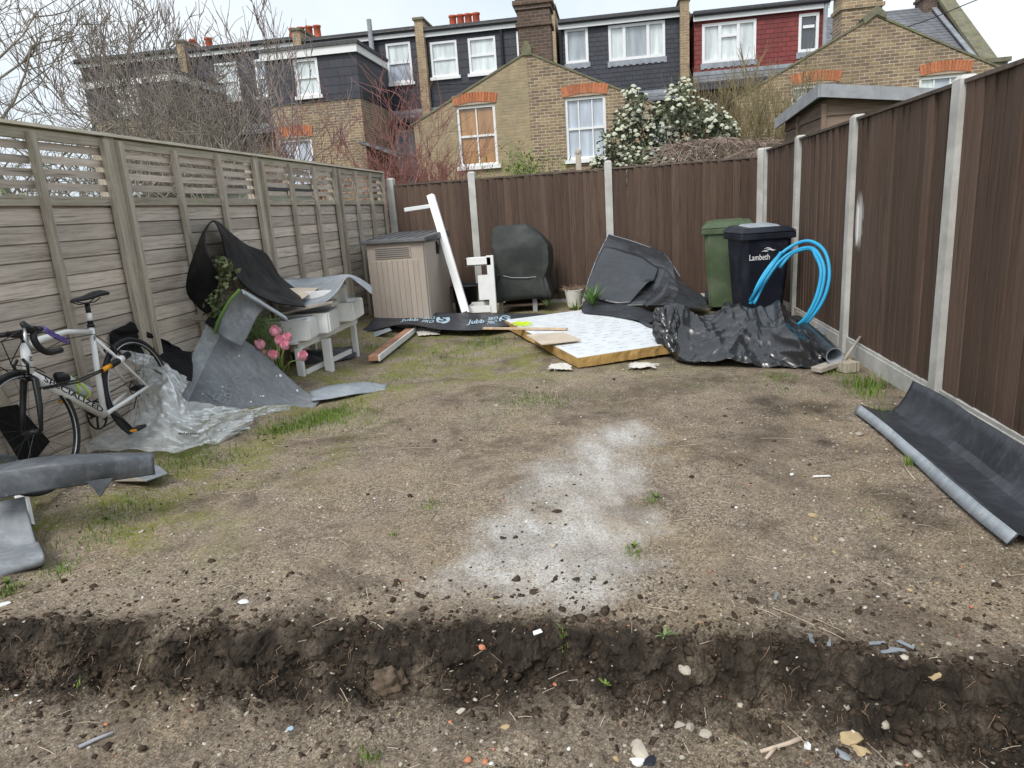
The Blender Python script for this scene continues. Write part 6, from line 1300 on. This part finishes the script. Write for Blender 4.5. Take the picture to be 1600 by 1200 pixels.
def blades(name, label, x, y, h, mat, wd=.0035, lean=.6):
    n = len(x); z_ = iz(x, y); a = RNG.uniform(0,6.283,n); l = RNG.uniform(.1,lean,n)*h; dx, dy = np.cos(a)*l, np.sin(a)*l; px, py = -np.sin(a)*wd, np.cos(a)*wd
    b0 = np.stack([x-px,y-py,z_-.004],-1); b1 = np.stack([x+px,y+py,z_-.004],-1); m0 = np.stack([x+dx*.4-px*.7,y+dy*.4-py*.7,z_+h*.6],-1); m1 = np.stack([x+dx*.4+px*.7,y+dy*.4+py*.7,z_+h*.6],-1); t0 = np.stack([x+dx,y+dy,z_+h*(1-.4*l/h)],-1)
    v = np.stack([b0,b1,m0,m1,t0],1).reshape(-1,3); f = (np.array([(0,1,3),(0,3,2),(2,3,4)])[None]+5*np.arange(n)[:,None,None]).reshape(-1,3); o = raw_mesh(name, v, f, mat); o['label'] = label; return o
gx, gy, gh = [], [], []
def tuft(px, py, n, r, h, z=.03):
    c = G(px, py, z); q = RNG.normal(0,1,(n,2)); gx.extend(c.x+q[:,0]*r); gy.extend(c.y+q[:,1]*r); gh.extend(h*RNG.uniform(.5,1.3,n))
for (px, py, n, r, h) in ((1350,597,260,.08,.10),(1358,612,120,.07,.07),(1372,640,90,.06,.05),(1310,580,60,.07,.05),(1218,586,60,.06,.05),(835,620,420,.14,.03),(905,610,120,.12,.025),(755,535,420,.16,.05),(690,560,300,.2,.03),(620,585,300,.22,.03),(600,545,300,.22,.035),(560,600,160,.2,.03),(530,640,420,.14,.05),(500,650,400,.10,.06),(460,660,360,.10,.05),(425,668,240,.08,.035),(350,710,160,.10,.035),(300,715,240,.10,.04),(250,735,200,.10,.04),(200,790,240,.10,.04),(150,830,160,.10,.035),(95,880,90,.05,.03),(10,912,120,.03,.03),(1020,775,36,.025,.028),(992,853,46,.025,.028),(1420,715,34,.02,.05),(670,785,40,.04,.025),(780,640,160,.2,.025),(975,625,60,.15,.02),(1180,600,60,.14,.03),(1090,600,50,.12,.02),(1250,610,50,.12,.02),(690,545,150,.14,.04),(575,650,140,.14,.03),(1355,800,30,.06,.02),(615,830,14,.01,.025),(880,985,16,.012,.03),(115,1015,10,.02,.02),(570,1110,40,.018,.03)): tuft(px, py, n, r, h)
xx, yy = spread(9000, -3.2, .6, 2.6, 9.5, lambda x, y: np.interp(0,[0],[0])+np.clip(((1-sstep(-2.6,-1.5,x))*.55+sstep(5.6,7.0,y)*(1-sstep(-1.2,.2,x))*.7)*np.clip(.2+1.5*fbm(x,y,3.4,4,5.5),0,1),0,1)); gx.extend(xx); gy.extend(yy); gh.extend(RNG.uniform(.008,.028,len(xx)))
gx, gy, gh = map(np.array, (gx, gy, gh)); k_ = (gx > -3.3) & (gx < 1.97); blades('grass', 'sparse green grass tufts on the soil', gx[k_], gy[k_], gh[k_], MT['grass'], .0022)
x, y = spread(700, -2.8, 1.7, 1.55, 5.0, lambda x, y: near(x, y)*.7); n = len(x); mb = MB()
for k in range(n):
    a = RNG.uniform(0,6.28); l = RNG.gamma(2,.012)+.008; z_ = float(iz(x[k], y[k])); d = V(math.cos(a)*l, math.sin(a)*l, RNG.normal(0,.004)); c = V(x[k],y[k],z_+.004); mb.tube([c-d, c+V(0,0,.003), c+d], .0012, 3, cap=False)
o = mb.build('straw', MT['twig'], None, fix=False); props(o, 'dry straw and twig bits lying on the soil', kind='stuff')
mb = MB()
for k in range(520):
    xk = RNG.uniform(-2.7,1.5); yk = float(edge_y(xk))-RNG.uniform(.02,.22)
    if fbm(xk, 0, 2.0, 2, 3.0) < -.15: continue
    z_ = soil(xk, yk); p = V(xk, yk, z_+.004); d = V(RNG.normal(0,.5), -abs(RNG.normal(.4,.3)), -RNG.uniform(.2,.9)).normalized(); l = RNG.uniform(.015,.05); mb.tube([p, p+d*l*.5+V(RNG.normal(0,.006),-.004,.006), p+d*l+V(RNG.normal(0,.01),-.006,0)], [.0011,.0009,.0005], 3, cap=False)
o = mb.build('fine_roots', MT['root'], None, fix=False); props(o, 'fine roots hanging out of the dug edge', kind='stuff')
# single stones, chips and sticks that can be told apart
def rock(name, label, px, py, size, mat, cat='stone', flat=.6, z=None, seed=0, asp=1.4):
    zz = z if z is not None else (0 if py < 1030 else -.12 if py < 1100 else -.2); c = G(px, py, zz); s_ = soil(c.x, c.y); d = ray(px, py); 
    for _ in range(4): c = G(px, py, s_); s_ = soil(c.x, c.y)
    rr = random.Random(seed+px); b = bmesh.new(); bmesh.ops.create_icosphere(b, subdivisions=2, radius=1)
    rot = rr.uniform(0,6.28); M3 = Matrix.Rotation(rot,3,'Z') @ Matrix.Rotation(rr.uniform(-.3,.3),3,'X')
    cuts = [(Vector((rr.gauss(0,1),rr.gauss(0,1),rr.gauss(0,1))).normalized(), rr.uniform(.45,.8)) for _ in range(7)]
    for v in b.verts:
        for nn, dd_ in cuts:
            e_ = v.co.dot(nn)-dd_
            if e_ > 0: v.co -= nn*e_
        v.co = M3 @ Vector((v.co.x*size*asp, v.co.y*size, v.co.z*size*flat)) + Vector((c.x, c.y, s_+size*flat*.35))
    me_ = bpy.data.meshes.new(name); b.to_mesh(me_); b.free(); o = link(name, me_, mat); return props(o, label, cat)
rock('ochre_stone', 'angular ochre stone perched on the lip of the dug edge', 1460, 1044, .026, MT['ochre'], asp=1.5)
rock('ochre_stone', 'large ochre stone in the cluster at the trench bottom', 1325, 1160, .030, MT['ochre']); rock('ochre_stone', 'smaller ochre stone beside the grey chip at the trench bottom', 1345, 1175, .022, MT['ochre'], seed=3)
rock('grey_stone', 'pale blue-grey chip next to the ochre stones', 1318, 1180, .020, MT['greychip'], flat=.4); rock('grey_stone', 'rounded pale stone left of the ochre cluster near the forked twig', 1262, 1168, .014, MT['whitechip'])
rock('pale_stone', 'pale yellow stone lying near the bottom edge, above the white fragments', 1000, 1174, .028, MT['pebble'], flat=.4, asp=1.7); rock('white_fragment', 'white fragment below the pale yellow stone', 995, 1192, .02, MT['whitechip'], 'fragment', .5, seed=8); rock('dark_stone', 'dark round stone beside the white fragment', 1015, 1193, .02, MT['navy'], flat=.7)
rock('grey_stone', 'pair stone of chalky grey under the small weed, nearer the photo centre', 1062, 1134, .016, MT['pebble']); rock('grey_stone', 'chalky grey stone under the small weed, farther from the photo centre', 1078, 1138, .015, MT['pebble'], seed=5); rock('grey_stone', 'chalky oblong stone at the end of the row under the weed', 1100, 1148, .018, MT['pebble'], seed=6)
rock('buff_stone', 'buff stone set in the face of the dug edge below the weed', 1070, 1078, .022, MT['pebble'], seed=4); rock('brick_stone', 'reddish lump in the dug face beside the buff stone', 1072, 1080, .012, MT['redbrick'], seed=2)
rock('orange_stone', 'small orange stone in the dug face near the middle', 757, 1052, .012, MT['redbrick']); rock('slate_chip', 'flat grey slate chip in the dug face at the shadowed end', 163, 1069, .018, MT['greychip'], 'slate chip', .3)
rock('ochre_stone', 'small ochre pebble on the soil well short of the grey trough', 1271, 806, .018, MT['ochre'], seed=9); rock('white_fragment', 'white fragment on the soil between powder and trough', 1237, 742, .016, MT['whitechip'], 'fragment', .3)
rock('cream_stone', 'cream wedge stone on the trench floor below centre', 720, 1115, .014, MT['pebble'], seed=1); rock('ochre_stone', 'upright ochre splinter on the trench floor below centre', 790, 1138, .013, MT['ochre'], seed=2)
rock('plaster_lump', 'white plaster lump on bare soil before the shadowed edge', 380, 941, .02, MT['whitechip'], 'plaster', .3); rock('plaster_lump', 'white plaster crumbs at the photo edge below the rolled sheet', 5, 945, .022, MT['whitechip'], 'plaster', .3); rock('blue_shard', 'pale blue shard on the trench floor', 453, 1142, .012, MT['print'], 'shard', .7)
for k, (px, py, wh) in enumerate(((575,773,'on the open soil midway between tulips and powder'),(460,632,'beside the tip of the sloping grey sheet'),(870,800,'lying in the middle of the white powder'),(900,905,'at the near end of the white powder'),(835,925,'between the powder and the dug lip'),(680,690,'on the bare soil before the reddish timber'),(1210,690,'in front of the black polythene heap'),(640,775,'just short of the white powder'),(1175,940,'above the slate splinters'),(1265,727,'near the thin white plastic strip'))): rock('soil_clod', 'dark loose clod of soil '+wh, px, py, .012+.004*(k % 3), MT['clod'], 'soil clod', .6, seed=k)['group'] = 'loose dark clods on the trodden ground'
def chip(name, label, px, py, l, w_, ang, mat, cat, z=None, th=.003):
    c = G(px, py, 0)
    for _ in range(5): c = G(px, py, soil(c.x, c.y))
    m3 = Matrix.Rotation(ang,3,'Z') @ Matrix.Rotation(.15,3,'X'); o = MB().hexa([Vector((c.x,c.y,soil(c.x,c.y)+.006))+m3@Vector(q) for q in ((-l/2,-w_/2,0),(l/2,-w_*.35,0),(l*.45,w_/2,0),(-l*.4,w_*.42,0),(-l/2,-w_/2,th),(l/2,-w_*.35,th),(l*.45,w_/2,th),(-l*.4,w_*.42,th))]).build(name, mat); return tag1(o, label, cat)
chip('white_chip', 'small oblong white tile chip on the dug face', 843, 1040, .034, .02, .5, MT['whitechip'], 'chip'); chip('slate_chip', 'narrow grey slate chip hanging over the lip', 1265, 1052, .05, .016, 1.4, MT['greychip'], 'slate chip')
for k, (px, py, a, wh) in enumerate(((1370,1008,.1,'first'),(1400,1018,-.2,'third'),(1415,1010,-.9,'last and most slanted'),(1388,1021,.2,'second'))): chip('slate_chip', wh+' of the four grey slate splinters near the ochre lip stone', px, py, .055, .014, a, MT['greychip'], 'slate chip')['group'] = 'slate splinters near the lip'
chip('slate_chip', 'lone slate splinter on the gritty soil, higher one', 1212, 935, .045, .012, 1.2, MT['greychip'], 'slate chip'); chip('slate_chip', 'lone pale strip of slate on the gritty soil near the splinter group', 1295, 1005, .05, .013, 1.3, MT['greychip'], 'slate chip'); chip('plastic_strip', 'thin white plastic strip on the soil near the grey trough', 1283, 746, .09, .014, .05, MT['whitechip'], 'strip')
def stick(name, label, pts, r, mat, cat='twig', kids=()):
    w3 = []
    for px, py in pts:
        c = G(px, py, -.2 if py > 1100 else 0)
        for _ in range(5): c = G(px, py, soil(c.x, c.y))
        w3.append(V(c.x, c.y, soil(c.x, c.y)+r*1.6))
    mb = MB().tube(w3, [r*1.1]+[r]*(len(w3)-2)+[r*.8], 7)
    for a, b_ in kids:
        c = G(*b_, -.2)
        for _ in range(5): c = G(*b_, soil(c.x, c.y))
        mb.tube([w3[a], V(c.x,c.y,soil(c.x,c.y)+r)], [r,r*.6], 6)
    return tag1(mb.build(name, mat, None, True), label, cat)
stick('forked_twig', 'pale forked twig lying on the trench floor', [(1251,1158),(1232,1166),(1212,1172),(1188,1179)], .0065, MT['twig'], kids=((2,(1196,1190)),)); stick('flat_stick', 'grey straight stick on the trench floor at the shadowed end', [(124,1170),(150,1160),(178,1148)], .006, MT['greytrim'], 'stick'); stick('thin_root', 'thin pale curled root in the dug face', [(224,1042),(222,1050),(214,1058)], .002, MT['twig'], 'root'); stick('thin_twig', 'thin pale twig stuck on the dug lip left of centre', [(602,1006),(594,1016),(586,1025)], .0018, MT['twig'])
stick('dry_runner', 'dry runner stem on the soil beside the grey trough', [(1412,728),(1420,740),(1430,752)], .004, MT['twig'], 'stem')
# weeds
for k, (px, py, n, ln_, lab) in enumerate(((1040,1045,11,.055,'spiky pale weed rosette growing on the dug lip'),(946,1072,8,.032,'tiny bright green seedling in the dug face'),(1025,778,9,.05,'small green weed on the soil beside the white powder'),(990,855,9,.05,'flat green weed at the near end of the white powder'),(878,984,8,.035,'withered weed rosette on the soil above the dug lip'),(12,912,16,.05,'leafy weed under the rolled grey sheet'),(415,620,10,.06,'small weed under the sloping grey sheet'),(820,980,6,.02,'minute weed near the dug lip at the middle'))):
    c = G(px, py, 0)
    for _ in range(5): c = G(px, py, soil(c.x, c.y))
    strap_plant('weed', lab, V(c.x, c.y, soil(c.x, c.y)), n, ln_, 50+k, MT['grass'] if k in (1,2,3,5) else MT['wisp'], .009, 0, 1.1)
# matted rooty lump slumped from the face
c = G(610, 1080, -.12); b = bmesh.new(); bmesh.ops.create_icosphere(b, subdivisions=4, radius=1)
for v in b.verts:
    n_ = mn.fractal(v.co*2.2+Vector((3,1,7)), 1.0, 2.0, 4); v.co = Vector((v.co.x*.055, v.co.y*.045, v.co.z*.055))*(1+.45*n_) + Vector((c.x, c.y, soil(c.x, c.y)+.03))
me_ = bpy.data.meshes.new('root_mat'); b.to_mesh(me_); b.free(); o = link('root_mat', me_, M('rooty_soil', (.11,.08,.055), .95, .5, 40, .8, 90, .008), None, True); props(o, 'matted brown lump of roots slumped from the dug edge', 'soil lump')
